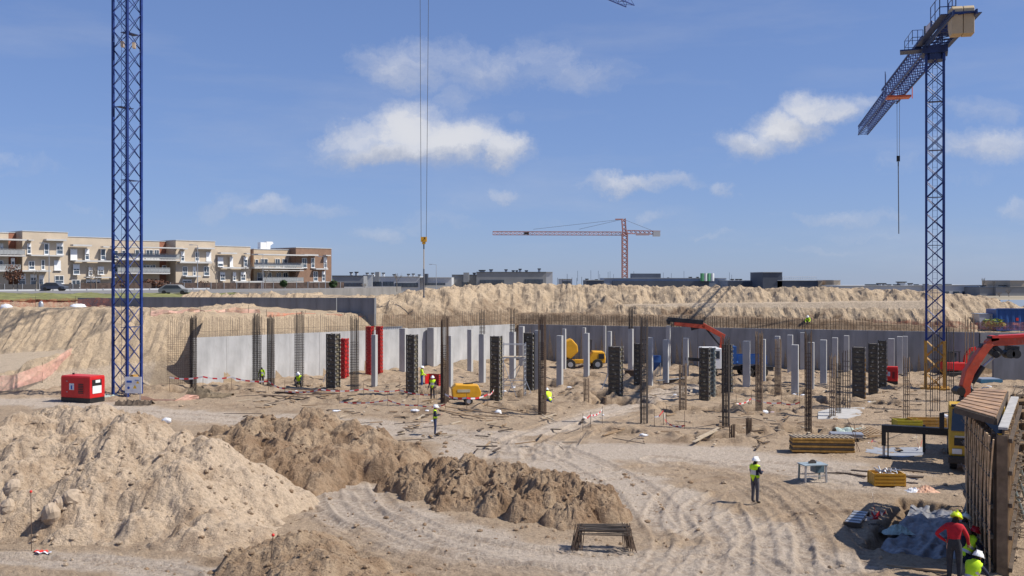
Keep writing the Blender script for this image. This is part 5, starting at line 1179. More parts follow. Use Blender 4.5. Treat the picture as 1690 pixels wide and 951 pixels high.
# ------------------------------------------------------------------ scaffold
sx, sy = gp(848, 655)
t = thing('scaffold_tower', 'light tubular scaffold tower between two dark formworks', 'scaffold', (sx, sy, 0), GR*.3)
tb = G().tube((0, 0, 0), (0, 0, 4.1), .035, 6).mesh('standard', GALV)
for a in (-.85, .85):
    for b in (-.6, .6): inst(tb, 'standard', t, (a, b, 0))
hb = G().tube((-.85, 0, 0), (.85, 0, 0), .028, 5).mesh('ledger', GALV); lb = G().tube((0, -.6, 0), (0, .6, 0), .028, 5).mesh('transom', GALV)
for z in (.9, 1.3, 3.0, 4.0):
    for b in (-.6, .6): inst(hb, 'ledger', t, (0, b, z))
for k in range(12):
    for a in (-.85, .85): inst(lb, 'transom', t, (a, 0, .3+k*.33))
for (p, q_) in (((-.85, -.6, 3), (.3, -.6, 0)), ((.85, -.6, 3), (-.4, -.6, .3)), ((.85, -.6, 1.6), (1.6, -1, 0)), ((-.85, .6, 1), (.85, .6, 3))): G().tube(p, q_, .025, 5).obj('brace', GALV, t)
G().box((0, 0, 3.05), (1.7, 1.1, .05)).obj('deck', WOODP, t)
# props against formwork
for k, (u0, v0, u1, v1, lb_) in enumerate(((992, 645, 1010, 605, 'thin steel prop leaning on the stocky dark formwork'), (1052, 640, 1058, 600, 'thin steel prop beside the narrow dark formwork'), (533, 634, 545, 590, 'thin prop leaning from the left on the leftmost dark formwork'), (1182, 620, 1186, 590, 'thin prop beside the slim grey formwork'))):
    Y = Yof(v0); o = G().tube((0, 0, 0), (xat(u1, Y)-xat(u0, Y), .4, zat(v1, Y)), .035, 6).obj('steel_prop', GALV, loc=(xat(u0, Y), Y, 0)); tag(o, lb_, 'prop', 'thin props bracing the formworks')

# ------------------------------------------------------------------ yard objects on the right
# timber stack
tx, ty = gp(1358, 748)
t = thing('timber_stack', 'stack of yellow formwork beams and plywood lying on the sand', 'timber stack', (tx, ty+.2, .08), -.10)
L = 3.15
for k, (z, m) in enumerate(((.05, PLYY), (.17, WOODD), (.29, PLYY), (.41, WOODD), (.53, PLYY), (.66, PLYY))): G().box((0, 0, z), (L*(1-.01*(k % 3)), .95, .10)).obj('beam_layer', m, t, bevel=.01)
sm = G().box((0, 0, 0), (.09, .95, .06), rz=.25).mesh('slat', WOODP)
for k in range(13): inst(sm, 'slat', t, (-L/2+.15+k*.235, .05, .74))
G().box((0, .05, .72), (L, .92, .015)).obj('plywood_sheet', WOODD, t)
t2 = thing('panel_stack', 'grey panel sheets lying behind the yellow timber stack', 'panels', (*gp(1395, 728), 0), -.15)
sh = G().box((0, 0, 0), (1.7, .9, .05)).mesh('sheet', GALV)
for k in range(4): inst(sh, 'sheet', t2, (.02*k, .03*(-1)**k, .25+.06*k), .05*(-1)**k)
t = thing('pallet', 'tilted wooden pallet right of the grey panel sheets', 'pallet', (*gp(1433, 722), .1), .4)
sm = G().box((0, 0, 0), (.12, 1.1, .03)).mesh('slat', WOOD)
for k in range(7): o = inst(sm, 'slat', t, (-.6+k*.2, 0, .2+k*.02)); o.rotation_euler.x = .15
for y in (-.5, 0, .5): G().box((0, y, .12+y*.15), (1.35, .09, .1)).obj('runner', WOOD, t)
g = G(); g.sheet([(-.9, -.5, 0), (.9, -.5, 0), (.9, .5, 0), (-.9, .5, 0)], 16, 10, lambda a, b: (random.uniform(-.05, .05), random.uniform(-.05, .05), .28*abs(sin(a*7+b*3))*sin(pi*b)+random.uniform(0, .12))); o = g.obj('crumpled_net', BAGG, smooth=True); o.location = (*gp(1404, 718), .1); tag(o, 'crumpled pale green netting heap behind the timber stack', 'netting')
# loose bars standing near stack
t = thing('loose_rods', 'two thin rods leaning over the right end of the timber stack', 'rods', (*gp(1420, 748), 0)); G().tube((0, 0, 0), (-.6, .2, 1.75), .018, 5).obj('rod', RUSTP, t); G().tube((-.05, .3, 0), (-.22, .3, 1.5), .015, 5).obj('rod', RUSTP, t)
# table saw
t = thing('table_saw', 'grey blue site table saw standing alone on the sand', 'table saw', (*gp(1341, 797), 0), .18)
SAWB = M('saw_blue_grey', (.27, .33, .36), .5, var=.15, scale=3, dirt=.25)
G().box((0, 0, .83), (1.12, .72, .05)).obj('table_top', SAWB, t, bevel=.01); G().box((.38, .3, .62), (.42, .5, .4)).obj('motor_guard', M('saw_panel', (.09, .15, .19), .5), t); G().box((.05, .1, .9), (.5, .03, .12), rz=.3).obj('rip_fence', GALV, t)
g = G(); g.prism([(.18*cos(a), .85+.18*sin(a)) for a in [pi*i/10 for i in range(11)]], 'y', -.01, .01); g.obj('saw_blade', RUST2, t)
for a, b in ((-.5, -.32), (.5, -.32), (.5, .32), (-.5, .32)): G().beam((a, b, 0), (a*.94, b*.94, .82), .07).obj('leg', GALVG if b > 0 else GALV, t)
for b in (-.3, .3): G().beam((-.5, b, .35), (.5, b, .35), .04).obj('stretcher', GALV, t)
# yellow bin
def yellow_bin(u, v, L, D, H, label, rz, m=YEL, fill=True):
    t = thing('steel_skip', label, 'skip', (*gp(u, v), .08), rz); n = 4
    for (c, s) in (((0, -D/2, H/2), (L, .04, H)), ((0, D/2, H/2), (L, .04, H)), ((-L/2, 0, H/2), (.04, D, H)), ((L/2, 0, H/2), (.04, D, H))): G().box(c, s).obj('side', m, t)
    G().box((0, 0, .03), (L, D, .04)).obj('floor', m, t)
    rm = G().box((0, 0, 0), (L+.04, .05, .07)).mesh('rib', m)
    for k in range(4): inst(rm, 'rib', t, (0, -D/2-.03, .06+k*(H-.08)/3))
    for a in (-L/2, L/2):
        for b in (-D/2, D/2): G().box((a, b, H/2-.1), (.08, .08, H+.1)).obj('corner_post', m, t)
    return t
t = yellow_bin(1463, 802, 1.28, .85, .52, 'ochre yellow steel skip of metal clamps on the sand', -.04, M('skip_ochre', (.50, .26, .02), .55, var=.2, scale=3, dirt=.15))
bm = thing('clamp_heap', 'grey metal clamps heaped in the ochre skip', 'clamps', (*gp(1463, 802), .5))
cm = G().tube((-.16, 0, 0), (.16, 0, 0), .03, 6).mesh('clamp', GALV)
for k in range(26): o = inst(cm, 'clamp', bm, (random.uniform(-.45, .45), random.uniform(-.25, .25)+.02, random.uniform(0, .22)), random.uniform(0, 3)); o.rotation_euler.y = random.uniform(-.8, .8)
yellow_bin(1497, 710, 1.4, 1.0, .55, 'green yellow skip, left of the two behind the black outrigger', -.05, M('lime_ochre', (.40, .34, .02), .6, var=.2, scale=3, dirt=.2))
yellow_bin(1532, 710, 2.1, 1.0, .62, 'orange yellow skip, right of the two behind the black outrigger', -.05, OCHRE)
# planks
def planks(label, L, name='plank_pile', cat='planks', m=WOOD, group=None):
    t = thing(name, label, cat, (0, 0, 0), 0, group)
    for (u0, v0, u1, v1, w, z) in L: x0, y0 = gp(u0, v0); x1, y1 = gp(u1, v1); G().beam((x0, y0, z), (x1, y1, z+.03), w, .05).obj('plank', m, t)
planks('dark timbers lying behind the ochre skip', [(1405, 785, 1437, 789, .2, .25), (1380, 783, 1430, 791, .12, .1), (1490, 797, 1524, 800, .35, .3), (1488, 788, 1526, 793, .3, .35), (1360, 784, 1405, 786, .08, .1)], m=WOODD)
planks('weathered planks over the small pit left of the timber stack', [(1144, 736, 1182, 717, .18, .2), (1150, 731, 1186, 714, .12, .25)], m=WOODP)
planks('planks laid across the little square pit by the road', [(997, 719, 1030, 711, .16, .12), (995, 723, 1030, 714, .1, .15)], m=WOOD)
planks('long planks lying right of the hi-vis worker by the trench', [(722, 680, 800, 697, .15, .2), (735, 677, 835, 692, .12, .25), (745, 690, 840, 694, .12, .2), (800, 676, 872, 690, .14, .3), (750, 686, 780, 684, .1, .2)], m=WOOD)
planks('brown steel beams lying near the leftmost dark formwork', [(428, 656, 535, 663, .3, .2), (455, 651, 560, 655, .35, .2), (470, 648, 545, 652, .25, .3), (490, 660, 545, 658, .3, .35)], m=RUST)
planks('pale planks left of the blue lorry scaffold pit', [(895, 690, 915, 700, .1, .2), (893, 697, 918, 690, .1, .25)], m=WOODP)
planks('scattered sticks in the sand between the cages', [(1422, 610, 1440, 618, .1, .2), (1352, 655, 1366, 648, .1, .2), (1290, 640, 1335, 643, .12, .1), (1190, 690, 1240, 694, .1, .1)], m=WOODP)
planks('concrete edge beams lying among the columns', [(1085, 632, 1130, 628, .4, .2), (940, 625, 985, 628, .3, .1)], m=CONC_W)
planks('wooden board in front of the crouching workers', [(1462, 938, 1570, 951, .16, .1)], m=WOOD)
# tarps and pads
def pad(label, pts, m, name='concrete_pad', cat='concrete pad', z=.1):
    P = [Vector((*gp(*p), 0)) for p in pts]; g = G(); g.prism([(p.x, p.y) for p in P][::-1], 'z', z-.25, z); tag(g.obj(name, m), label, cat)
pad('white concrete pad at the foot of the pale cages', [(1350, 694), (1350, 682), (1372, 676), (1428, 674), (1420, 688), (1398, 693)], M('white_concrete', (.44, .42, .39), .8, var=.12, scale=2))
pad('grey wet concrete pad left of the black outrigger', [(1428, 748), (1432, 738), (1470, 740), (1528, 740), (1524, 752), (1490, 757)], M('wet_pad', (.30, .31, .33), .6, var=.15, scale=2), z=.06)
# steel ladder/ box left of trench
t = thing('aluminium_plank', 'ribbed aluminium platform plank lying beside the shaded trench', 'platform plank', (*gp(1414, 862), .18), radians(62))
G().box((0, 0, 0), (1.9, .5, .07)).obj('deck', GALV, t)
for k in range(4): G().box((-.7+k*.45, 0, .045), (.05, .48, .03)).obj('rib', CONC_W, t)
G().box((-.98, 0, -.06), (.1, .62, .16)).obj('end_support', WOODD, t); G().box((.98, 0, -.06), (.1, .62, .16)).obj('end_support', WOODD, t)
# plastic sheeting in trench
rs = np.random.RandomState(2)
def tarp_fn(a, b): 
    x, y = a*5, b*8; return (0, 0, float(.13*fbm(np.array([x*.9]), np.array([y*.9]), 5, 300)[0]+.16*np.abs(perlin(np.array([x*1.3]), np.array([y*.6]), 301))[0])+.0)
g = G(); g.sheet([(12.2, 33.4, -.25), (14.3, 31.6, -.30), (18.3, 39.2, -.28), (16.3, 40.4, -.25)], 60, 90, tarp_fn); o = g.obj('plastic_sheet', TARP, smooth=True); tag(o, 'wrinkled grey sheeting on the shaded trench floor by the formwork', 'sheeting')
for k, (u, v, s, m, lb_) in enumerate(((1443, 868, .5, WOODD, 'dark timber offcut heap on the sheeting\'s left edge'), (1480, 872, .55, BAGG, 'pale crumpled netting heaped on the shaded sheeting'), (1528, 812, .5, M('pink_insulation', (.55, .33, .22), .8), 'pinkish board pile at the far edge of the trench'), (1508, 812, .35, BAGW, 'white rag pile at the far edge of the trench'))):
    g = G(); g.sheet([(-s, -s*.6, 0), (s, -s*.6, 0), (s, s*.6, 0), (-s, s*.6, 0)], 14, 10, lambda a, b: (random.uniform(-.03, .03), random.uniform(-.03, .03), s*.5*sin(pi*a)*sin(pi*b)*random.uniform(.5, 1.2)))
    o = g.obj('debris_heap', m, smooth=False); o.location = (*gp(u, v), -.15 if k < 2 else .02); tag(o, lb_, 'debris')

# rebar trestle pile bottom centre
t = thing('rebar_bundle', 'rusty bundle of bent rebar stirrups in front of the dark ridge', 'rebar bundle', (*gp(996, 905), 0), -.06)
g = G()
for k in range(34): y = random.uniform(-.35, .35); z = .62+random.uniform(-.12, .1); g.tube((-.85+random.uniform(-.05, .1), y, z), (.85+random.uniform(-.1, .05), y+random.uniform(-.05, .05), z+random.uniform(-.05, .05)), .014, 4)
g.obj('long_bars', RUST2, t, kind='stuff')
for sgn in (-1, 1):
    g = G()
    for k in range(30): y = random.uniform(-.4, .4); x = sgn*(.72+random.uniform(-.1, .2)); g.tube((x, y, .75+random.uniform(-.1, .05)), (x+sgn*random.uniform(.02, .25), y-random.uniform(0, .25), 0), .014, 4)
    g.obj('bent_legs', RUST, t, kind='stuff')
# red capped rods
for k, (u, v, h, ln, lb_) in enumerate(((52, 912, 2.0, -.02, 'thin rod with red cap standing before the boulders'), (443, 958, 1.35, .14, 'thin rod with red cap leaning on the small mound at bottom'))):
    t = thing('marker_rod', lb_, 'rod', (*gp(u, v), 0), 0, 'red capped marker rods'); G().tube((0, 0, -.2), (ln, 0, h), .013, 5).obj('rod', RUST, t); G().ball((ln, 0, h), .05, 8, 6).obj('cap', REDL, t, smooth=True)
g = G(); g.mi = 0; g.sheet([(-.05, -.1, 0), (.25, -.12, 0), (.28, .02, 0), (-.05, .05, 0)], 8, 4, lambda a, b: (0, 0, .06*abs(sin(a*9)))); g.mi = 1; g.sheet([(.05, -.17, .01), (.45, -.2, .01), (.4, -.1, .01), (.05, -.08, .01)], 8, 4, lambda a, b: (0, 0, .05*abs(sin(a*7+1)))); o = g.obj('tape_scrap', [REDL, BAGW]); o.location = (gp(60, 914)[0], gp(60, 914)[1], .04); o.scale = (1.4, 1.4, 1.4); tag(o, 'red and white tape scrap at the foot of the left rod', 'tape')
# bags
def sack(u, v, r, label, m=BAGW, z=0.0, sq=(1.2, .8, .7), Y=None):
    r *= .62; g = G(); g.ball((0, 0, 0), r, 14, 9, sq, .16); o = g.obj('sack', m, smooth=True); o.location = (*gp(u, v), z+r*.4) if Y is None else (xat(u, Y), Y, zat(v, Y)); return tag(o, label, 'sack')
sack(275, 700, .42, 'white sack lying behind the crest of the largest mound', z=.1)
sack(140, 655, .3, 'grey rag sack against the red generator\'s base', GALV)
sack(125, 508, .9, 'large white sack, left of the pair on the ledge left of the mast', Y=108); sack(133, 507, .8, 'large white sack, right of the pair on the ledge left of the mast', Y=108.3)
sack(10, 508, .9, 'pale sack at the far left end of the ledge', Y=107); sack(68, 505, .6, 'pale upright sack on the dark ledge net', GALV, Y=107, sq=(.7, .7, 1.4)); sack(901, 673, .3, 'crumpled white cloth by the trench planks', z=0, sq=(1.3, .6, .5)) if False else None
sack(822, 684, .4, 'white block of cloth beside the long trench planks', sq=(1, .8, .8))
sack(1262, 683, .35, 'pale bag at the foot of the pale brown cage', BAGW); sack(1275, 684, .3, 'greyish pink bag right of the pale bag', M('pink_bag', (.45, .35, .36), .8))
g = G(); g.sheet([(-1.6, -.8, 0), (1.8, -.6, 0), (1.7, .8, 0), (-1.5, .9, 0)], 24, 14, lambda a, b: (random.uniform(-.04, .04), 0, .9*sin(pi*b)*(.3+.7*max(0, 1-abs(a-.2)*2.2))*random.uniform(.7, 1.1)+random.uniform(0, .08))); o = g.obj('tarpaulin', M('brown_tarp', (.13, .095, .055), .7, var=.6, scale=1.2), smooth=False); o.location = (*gp(345, 656), 0); tag(o, 'brown tarpaulin draped over timber before the pale wall', 'tarpaulin')
g = G(); g.sheet([(-.7, -.4, 0), (.8, -.4, 0), (.8, .5, 0), (-.7, .5, 0)], 12, 8, lambda a, b: (0, 0, .3*sin(pi*b)*random.uniform(.3, 1))); o = g.obj('crumpled_net', BAGG); o.location = (*gp(178, 656), 0); tag(o, 'pale green net between the generator and the mast', 'netting')
g = G(); g.sheet([(-1.3, -.4, 0), (1.3, -.4, 0), (1.3, .5, 0), (-1.3, .5, 0)], 20, 8, lambda a, b: (0, 0, .4*sin(pi*b)*random.uniform(.3, 1))); o = g.obj('debris_heap', WOODD); o.location = (*gp(222, 668), 0); tag(o, 'dark debris pile at the foot of the near blue mast', 'debris')
# blue pallets at right back
t = thing('blue_formwork_bin', 'flat blue steel tray left of the right concrete wall', 'tray', (*gp(1628, 632), 0), .1); G().box((0, 0, .2), (2.0, 1.6, .3)).obj('tray', M('teal_tray', (.03, .12, .2), .5), t); G().box((0, 0, .38), (1.7, 1.3, .08)).obj('load', SLATEB, t)
pad('rust coloured timber strip at the base of the dark wall', [(1505, 604), (1505, 602), (1536, 601), (1536, 604)], M('rust_strip', (.30, .09, .04), .8), 'timber_strip', 'timber', .3)
# sand heaps small at wall
for k, (u, v, w, h, lb_) in enumerate(((775, 608, 3.2, 1.0, 'small sand heap at the foot of the pale wall behind the compressor'), (812, 606, 2.4, .9, 'small sand heap right of the one behind the compressor'), (1520, 612, 2.6, .7, 'small dirt heap left of the yellow crane base'))):
    cx, cy = gp(u, v)
    fn = lambda X, Y, cx=cx, cy=cy, w=w, h=h: (h*np.exp(-((X-cx)/w)**2*2-((Y-cy)/(w*.6))**2*2)-.08+.15*fbm(X, Y, 3, 400)*np.exp(-((X-cx)/w)**2-((Y-cy)/w)**2), 0*X, .2+0*X)
    o = patch('sand_heap', cx-w*1.2, cx+w*1.2, cy-w, cy+w, .12, fn, HEAP, lambda X, Y, Z: Z > .02); tag(o, lb_, 'sand heap')

def yard_litter():
    rr = random.Random(12)
    for nm, m, n in (('wood_litter', WOOD, 150), ('pale_litter', WOODP, 90), ('rebar_litter', RUST2, 90), ('cloth_litter', BAGW, 26), ('dark_litter', WOODD, 120)):
        g = G(); k = 0
        while k < n:
            v = 640+rr.random()**1.3*110; u = rr.uniform(400, 1680); x, y = gp(u, v)
            if 850 < u < 1180 and v > 660 and rr.random() < .7: continue
            if rr.random() > .35+.65*(perlin(np.array([x/5]), np.array([y/5]), 500)[0] > .05): continue
            k += 1; a = rr.uniform(-1.5, 1.5); L = rr.uniform(.2, 1.2)*(2.2 if nm == 'rebar_litter' else 1); d = Vector((cos(a), sin(a), rr.uniform(-.05, .12)))*L/2; c = Vector((x, y, .10+rr.random()*.12))
            if nm == 'rebar_litter': g.tube(c-d, c+d, .02, 4)
            elif nm == 'cloth_litter': g.ball(c, rr.uniform(.08, .22), 6, 4, (1.3, 1, .5), .25)
            else: g.beam(c-d, c+d, rr.uniform(.06, .18), .05)
        o = g.obj(nm, m, kind='stuff'); o['label'] = 'loose site litter scattered between the columns'
yard_litter()
# tapes (red and white)
REDW = [M('tape_white', (.75, .72, .72), .6, var=.04), M('tape_red', (.62, .03, .04), .6, var=.04)]
def tape(label, pts, z=.9, sag=.15, w=.09, posts=True):
    P = [Vector((*gp(u, v), zz if zz else z)) for (u, v, zz) in pts]; t = thing('barrier_tape', label, 'barrier tape', (P[0].x, P[0].y, 0)); o0 = Vector((P[0].x, P[0].y, 0)); g = G(); k = 0
    for a, b in zip(P[:-1], P[1:]):
        n = max(2, int((b-a).length/.35))
        for i in range(n):
            f0, f1 = i/n, (i+1)/n; p = a.lerp(b, f0)-Vector((0, 0, sag*4*f0*(1-f0)))-o0; q = a.lerp(b, f1)-Vector((0, 0, sag*4*f1*(1-f1)))-o0
            g.mi = k % 2; k += 1; dz = Vector((0, 0, w/2)); g.raw([p-dz, q-dz, q+dz, p+dz], [(0, 1, 2, 3)])
    g.obj('tape', REDW, t)
    if posts:
        pm = G().tube((0, 0, 0), (0, 0, 1.1), .015, 4).mesh('stake', RUST)
        for p in P: inst(pm, 'stake', t, (p-o0).xy.to_3d())
tape('red and white tape before the pale wall, starting at the rebar mat', [(280, 648, 1.2), (335, 648, 1.25), (382, 647, 1.2)], w=.12)
tape('plain tape before the pale wall up to the dark narrow cage', [(382, 648, 1.2), (443, 648, .9), (470, 652, .5)], w=.12)
tape('red and white tape in front of the dark debris by the crouching worker', [(470, 652, .3), (530, 656, .6), (600, 655, .6), (660, 655, .5), (720, 660, .4)])
tape('red and white tape before the yellow compressor', [(734, 672, .9), (770, 676, .8), (805, 672, .9), (815, 664, .9)], w=.12)
tape('red and white tape by the forked tracks in the road', [(962, 713, .9), (975, 710, .9), (994, 700, .9)])
tape('red and white tape tangled round posts by the square pits', [(560, 668, .2), (640, 672, .5), (690, 676, .3), (735, 680, .5)])
tape('red and white tape near the two bags', [(1215, 678, .5), (1240, 672, .6), (1290, 672, .3), (1320, 676, .5)])
tape('tangled red and white tape at the right trench corner', [(1440, 858, 1.0), (1444, 856, .3), (1430, 860, .12), (1452, 854, .2), (1462, 848, .1), (1438, 858, .3), (1450, 858, .1), (1424, 862, .15)], w=.12, posts=False)
tape('red and white tape hanging by the pallet', [(1432, 733, .9), (1433, 734, .1), (1440, 730, .1), (1465, 732, .05)], posts=False)
tape('red and white tape right of the wet pad', [(1512, 744, .9), (1516, 746, .2), (1522, 742, .5)], posts=False)
tape('red and white tape around the pit right of the tallest dark cage', [(1080, 705, .6), (1095, 702, .9), (1100, 700, .1), (1130, 708, .2)])

# ------------------------------------------------------------------ right formwork wall
fn0 = Vector((14.75, 30.3, 0)); fn1 = Vector((19.1, 38.2, 0)); fd = (fn1-fn0).normalized(); frz = atan2(fd.y, fd.x); FL = (fn1-fn0).length; FH = 4.3
def form_wall(label, P, rz, L, H, flip, name='wall_formwork', dense=.34, bat=None):
    t = thing(name, label, 'formwork', P, rz)
    n = int(L/1.1); pm = G().box((L/n/2, 0, H/2), (L/n-.012, .05, H)).mesh('plywood_panel', WOODD)
    for k in range(n): inst(pm, 'plywood_panel', t, (k*L/n, .004*(k % 2), 0))
    s = 1 if flip > 0 else -1; bm_ = G().box((0, 0, H/2), (.07, .12, H)).mesh('batten', bat or WOOD); k = 0; x = .06
    while x < L:
        o = inst(bm_, 'batten', t, (x, s*.09, -.0)); o.rotation_euler = (random.uniform(-.008, .008), random.uniform(-.012, .012), 0); o.location.z = random.uniform(-.1, .08); x += dense
    wm = G().box((L/2, 0, 0), (L+.1, .10, .13)).mesh('waler', WOODD if flip < 0 else STEEL_D)
    for k in range(5): inst(wm, 'waler', t, (0, s*.20, .4+k*(H-.7)/4))
    return t
la0 = Vector((14.84, 30.35, 0)); la1 = Vector((16.85, 36.6, 0)); lrz = atan2(la1.y-la0.y, la1.x-la0.x)
fA = form_wall('left wall formwork of vertical brown timbers at the right edge', la0+Vector((0, 0, -.2)), lrz, (la1-la0).length, FH+.1, 1, dense=.45, bat=WOODD)
fB = form_wall('right wall formwork panel with pale top board', fn0+Vector((.12, -.15, -.2)), frz, FL, FH+.3, -1, dense=.42, bat=M('form_beam', (.50, .33, .17), .7, var=.3, scale=3))
G().box((FL/2, .0, FH+.36), (FL, .26, .07)).obj('top_board', M('pale_top_board', (.42, .40, .37), .7, var=.25, scale=3), fB)
G().box((0-.04, .02, FH/2), (.06, .3, FH+.3)).obj('end_board', M('end_board_wood', (.17, .12, .075), .8, var=.4, scale=3), fB)
g = G(); rr = random.Random(9)
for k in range(48): x = rr.uniform(.1, FL); z = rr.uniform(.3, FH); g.tube((x, -.2, z), (x, -.42-rr.uniform(0, .1), z), .022, 5); g.box((x, -.30, z), (.11, .04, .11))
g.obj('tie_rods', M('tie_steel', (.25, .20, .14), .6, var=.4, scale=6), fB, kind='stuff')
# bent rebars standing before the left face
t = thing('wall_rebar', 'curved brown reinforcing bars fanning in front of the wall formwork', 'rebar', la0+Vector((-.24, -.05, -.15)), lrz)
g = G()
for k in range(14):
    x = .05+k*.46+random.uniform(-.05, .05); pts = []; lean = random.uniform(.4, .9)
    for j in range(7): q_ = j/6; pts.append((x-lean*q_*q_*.8+.12*sin(q_*3+k*.3), .05*sin(q_*2.2)+.10*(1-q_)*(-1)**k*.4, 4.35*q_))
    g.path(pts, .026+.01*(k%2), 5)
g.obj('bars', M('sunlit_rebar', (.60, .42, .25), .8, var=.35, scale=4), t, kind='stuff')  # bars lightened, sunlight put into their colour
g = G()
for z in (.7, 1.5, 2.3, 3.1, 3.9): g.tube((-.2, .06, z), (7.0, .06, z), .018, 4)
g.obj('cross_bars', RUST, t, kind='stuff')
# platform on top
t = thing('formwork_deck', 'brown slatted deck with glossy film on top of the formwork', 'deck', (0, 0, 0))
P = [Vector((*gp(1577, 672, 4.62), 4.62)), Vector((*gp(1643, 691, 4.62), 4.62)), Vector((*gp(1662, 646, 4.62), 4.62)), Vector((*gp(1612, 643, 4.62), 4.62))]
WET = M('wet_ply', (.40, .235, .11), .45, var=.5, scale=1.8, spec=.6, dirt=.15, dirtc=(.30, .27, .24))
n = 15
for k in range(n):
    a0, a1 = k/n+.006, (k+1)/n-.006; A_, B_, C2, D_ = P[0].lerp(P[3], a0), P[1].lerp(P[2], a0), P[1].lerp(P[2], a1), P[0].lerp(P[3], a1); dz = Vector((0, 0, .05+.02*(k % 2)))
    g = G(); g.raw([A_, B_, C2, D_, A_+dz, B_+dz, C2+dz, D_+dz], [(0, 3, 2, 1), (4, 5, 6, 7), (0, 1, 5, 4), (1, 2, 6, 5), (2, 3, 7, 6), (3, 0, 4, 7)]); g.obj('slat', WET, t)
g = G(); g.beam(P[0]-Vector((0, 0, .1)), P[1]-Vector((0, 0, .1)), .1, .2); g.beam(P[1]-Vector((0, 0, .1)), P[2]-Vector((0, 0, .1)), .1, .2); g.beam(P[0]-Vector((0, 0, .1)), P[3]-Vector((0, 0, .1)), .1, .2); g.obj('edge_beam', WOODD, t)
g = G()
for p in (P[0].lerp(P[3], .97)+Vector((.1, 0, 0)), P[1].lerp(P[2], .95)): g.tube(p-Vector((0, 0, 4.7)), p, .05, 6)
g.obj('support_post', RUST, t)
# push-pull props
def prop(p, q_, label, th=1.0):
    p = Vector(p); q_ = Vector(q_); t = thing('push_pull_prop', label, 'prop', p, 0, 'wall formwork props'); d = q_-p; G().tube((0, 0, 0), d*.55, .055*th, 8).obj('outer_tube', GALVG, t); G().tube(d*.5, d, .04*th, 8).obj('inner_tube', GALVG, t); G().box((0, 0, 0), (.2, .2, .04)).obj('foot_plate', GALV, t)
prop((*gp(1590, 858), 0), W3(1628, 735, 36.2), 'thick grey green prop leaning up to the formwork\'s left side', 1.9)
prop((*gp(1598, 858), 0), W3(1634, 750, 36.2), 'second prop close behind the thick one at the left side', 1.5)
prop((xat(1700, 35), 35, 0), W3(1653, 745, 33.8), 'prop on the right side of the formwork, lowest of three')
prop((xat(1705, 37), 37, 0), W3(1657, 720, 35), 'prop on the right side of the formwork, middle of three')
prop((xat(1700, 41), 41, 0), W3(1660, 700, 37), 'prop on the right side of the formwork, farthest of three')
# dark formwork rack at far right
f3 = form_wall('dark formwork rack with horizontal beams behind the right panel', (xat(1668, 42), 42, -.1), .35, 4.6, 4.2, -1, dense=.6)
g = G()
for k in range(40): g.tube((random.uniform(0, 4.4), random.uniform(-.1, .2), 4.1), (random.uniform(0, 4.4), random.uniform(-.1, .2), 4.55), .015, 4)
g.obj('protruding_bars', RUST2, f3, kind='stuff')
lm = G().box((2.3, -.3, 0), (4.6, .08, .1)).mesh('beam', WOOD)
for k in range(9): inst(lm, 'beam', f3, (0, -.02, .4+k*.45))

# ------------------------------------------------------------------ truck with crane at the right
kx, ky = gp(1612, 782); 
kx, ky = 21.45, 45.9
TR_ = -.40
t = thing('crane_truck', 'yellow cabbed truck with orange loader crane half hidden by the formwork', 'truck', (kx, ky, 0), TR_)
TI = (Matrix.Translation((kx, ky, 0)) @ Matrix.Rotation(TR_, 4, 'Z')).inverted()
YC = M('truck_yellow', (.60, .36, .03), .45, var=.15, scale=2, dirt=.15)
g = G(); g.prism([(-.0, .75), (2.2, .75), (2.2, 3.05), (.35, 3.1), (.08, 1.9), (0, 1.6)], 'x', -1.2, 1.2); g.obj('cab', YC, t, bevel=.06)
g = G(); g.raw([(-1.1, .04, 1.92), (1.1, .04, 1.92), (1.04, .30, 2.92), (-1.04, .30, 2.92)], [(0, 1, 2, 3)]); g.raw([(-1.1, .02, 1.92), (1.1, .02, 1.92), (1.04, .28, 2.92), (-1.04, .28, 2.92)], [(0, 1, 2, 3)]); g.obj('windscreen', GLASS, t)
G().box((-1.21, 1.0, 2.3), (.02, 1.0, .8)).obj('side_window', GLASS, t)
G().box((0, -.02, 1.42), (1.95, .06, .34)).obj('grille', BLACK, t); G().box((0, -.03, 1.66), (1.9, .05, .08)).obj('bright_strip', GALV, t)
gm = G().box((0, 0, 0), (1.1, .04, .035)).mesh('grille_slat', BLACK)
for k in range(4): inst(gm, 'grille_slat', t, (.1, -.04, .92+k*.075))
for s in (-1, 1): G().box((s*.85, -.03, .98), (.42, .08, .24)).obj('headlight', M('headlight_glass', (.7, .7, .66), .15), t, bevel=.02)
G().box((0, -.05, .60), (2.45, .3, .34)).obj('bumper', BLACK, t, bevel=.04)
for s in (-1, 1):
    wheel(t, s*1.0, .95, .5, .5, .32, 'x'); 
    for yy in (5.3, 6.6): wheel(t, s*1.0, yy, .5, .5, .4, 'x')
    o = G().box((s*1.5, .1, 2.35), (.22, .14, .75)).obj('mirror', BLACK, t, bevel=.03); G().tube((s*1.2, .2, 2.75), (s*1.5, .1, 2.72), .025, 5).obj('mirror_arm', BLACK, t)
G().box((0, 5.0, .95), (1.0, 7.2, .3)).obj('chassis', BLACK, t); G().box((0, 6.0, 1.35), (2.4, 4.8, .12)).obj('flatbed', WOODD, t); G().box((0, -.0, 3.1), (2.2, .3, .1)).obj('sun_visor', BLACK, t)
g = G(); g.box((-2.5, 2.6, 1.5), (3.5, .35, .36)); g.obj('outrigger_beam', BLACK, t, bevel=.02)
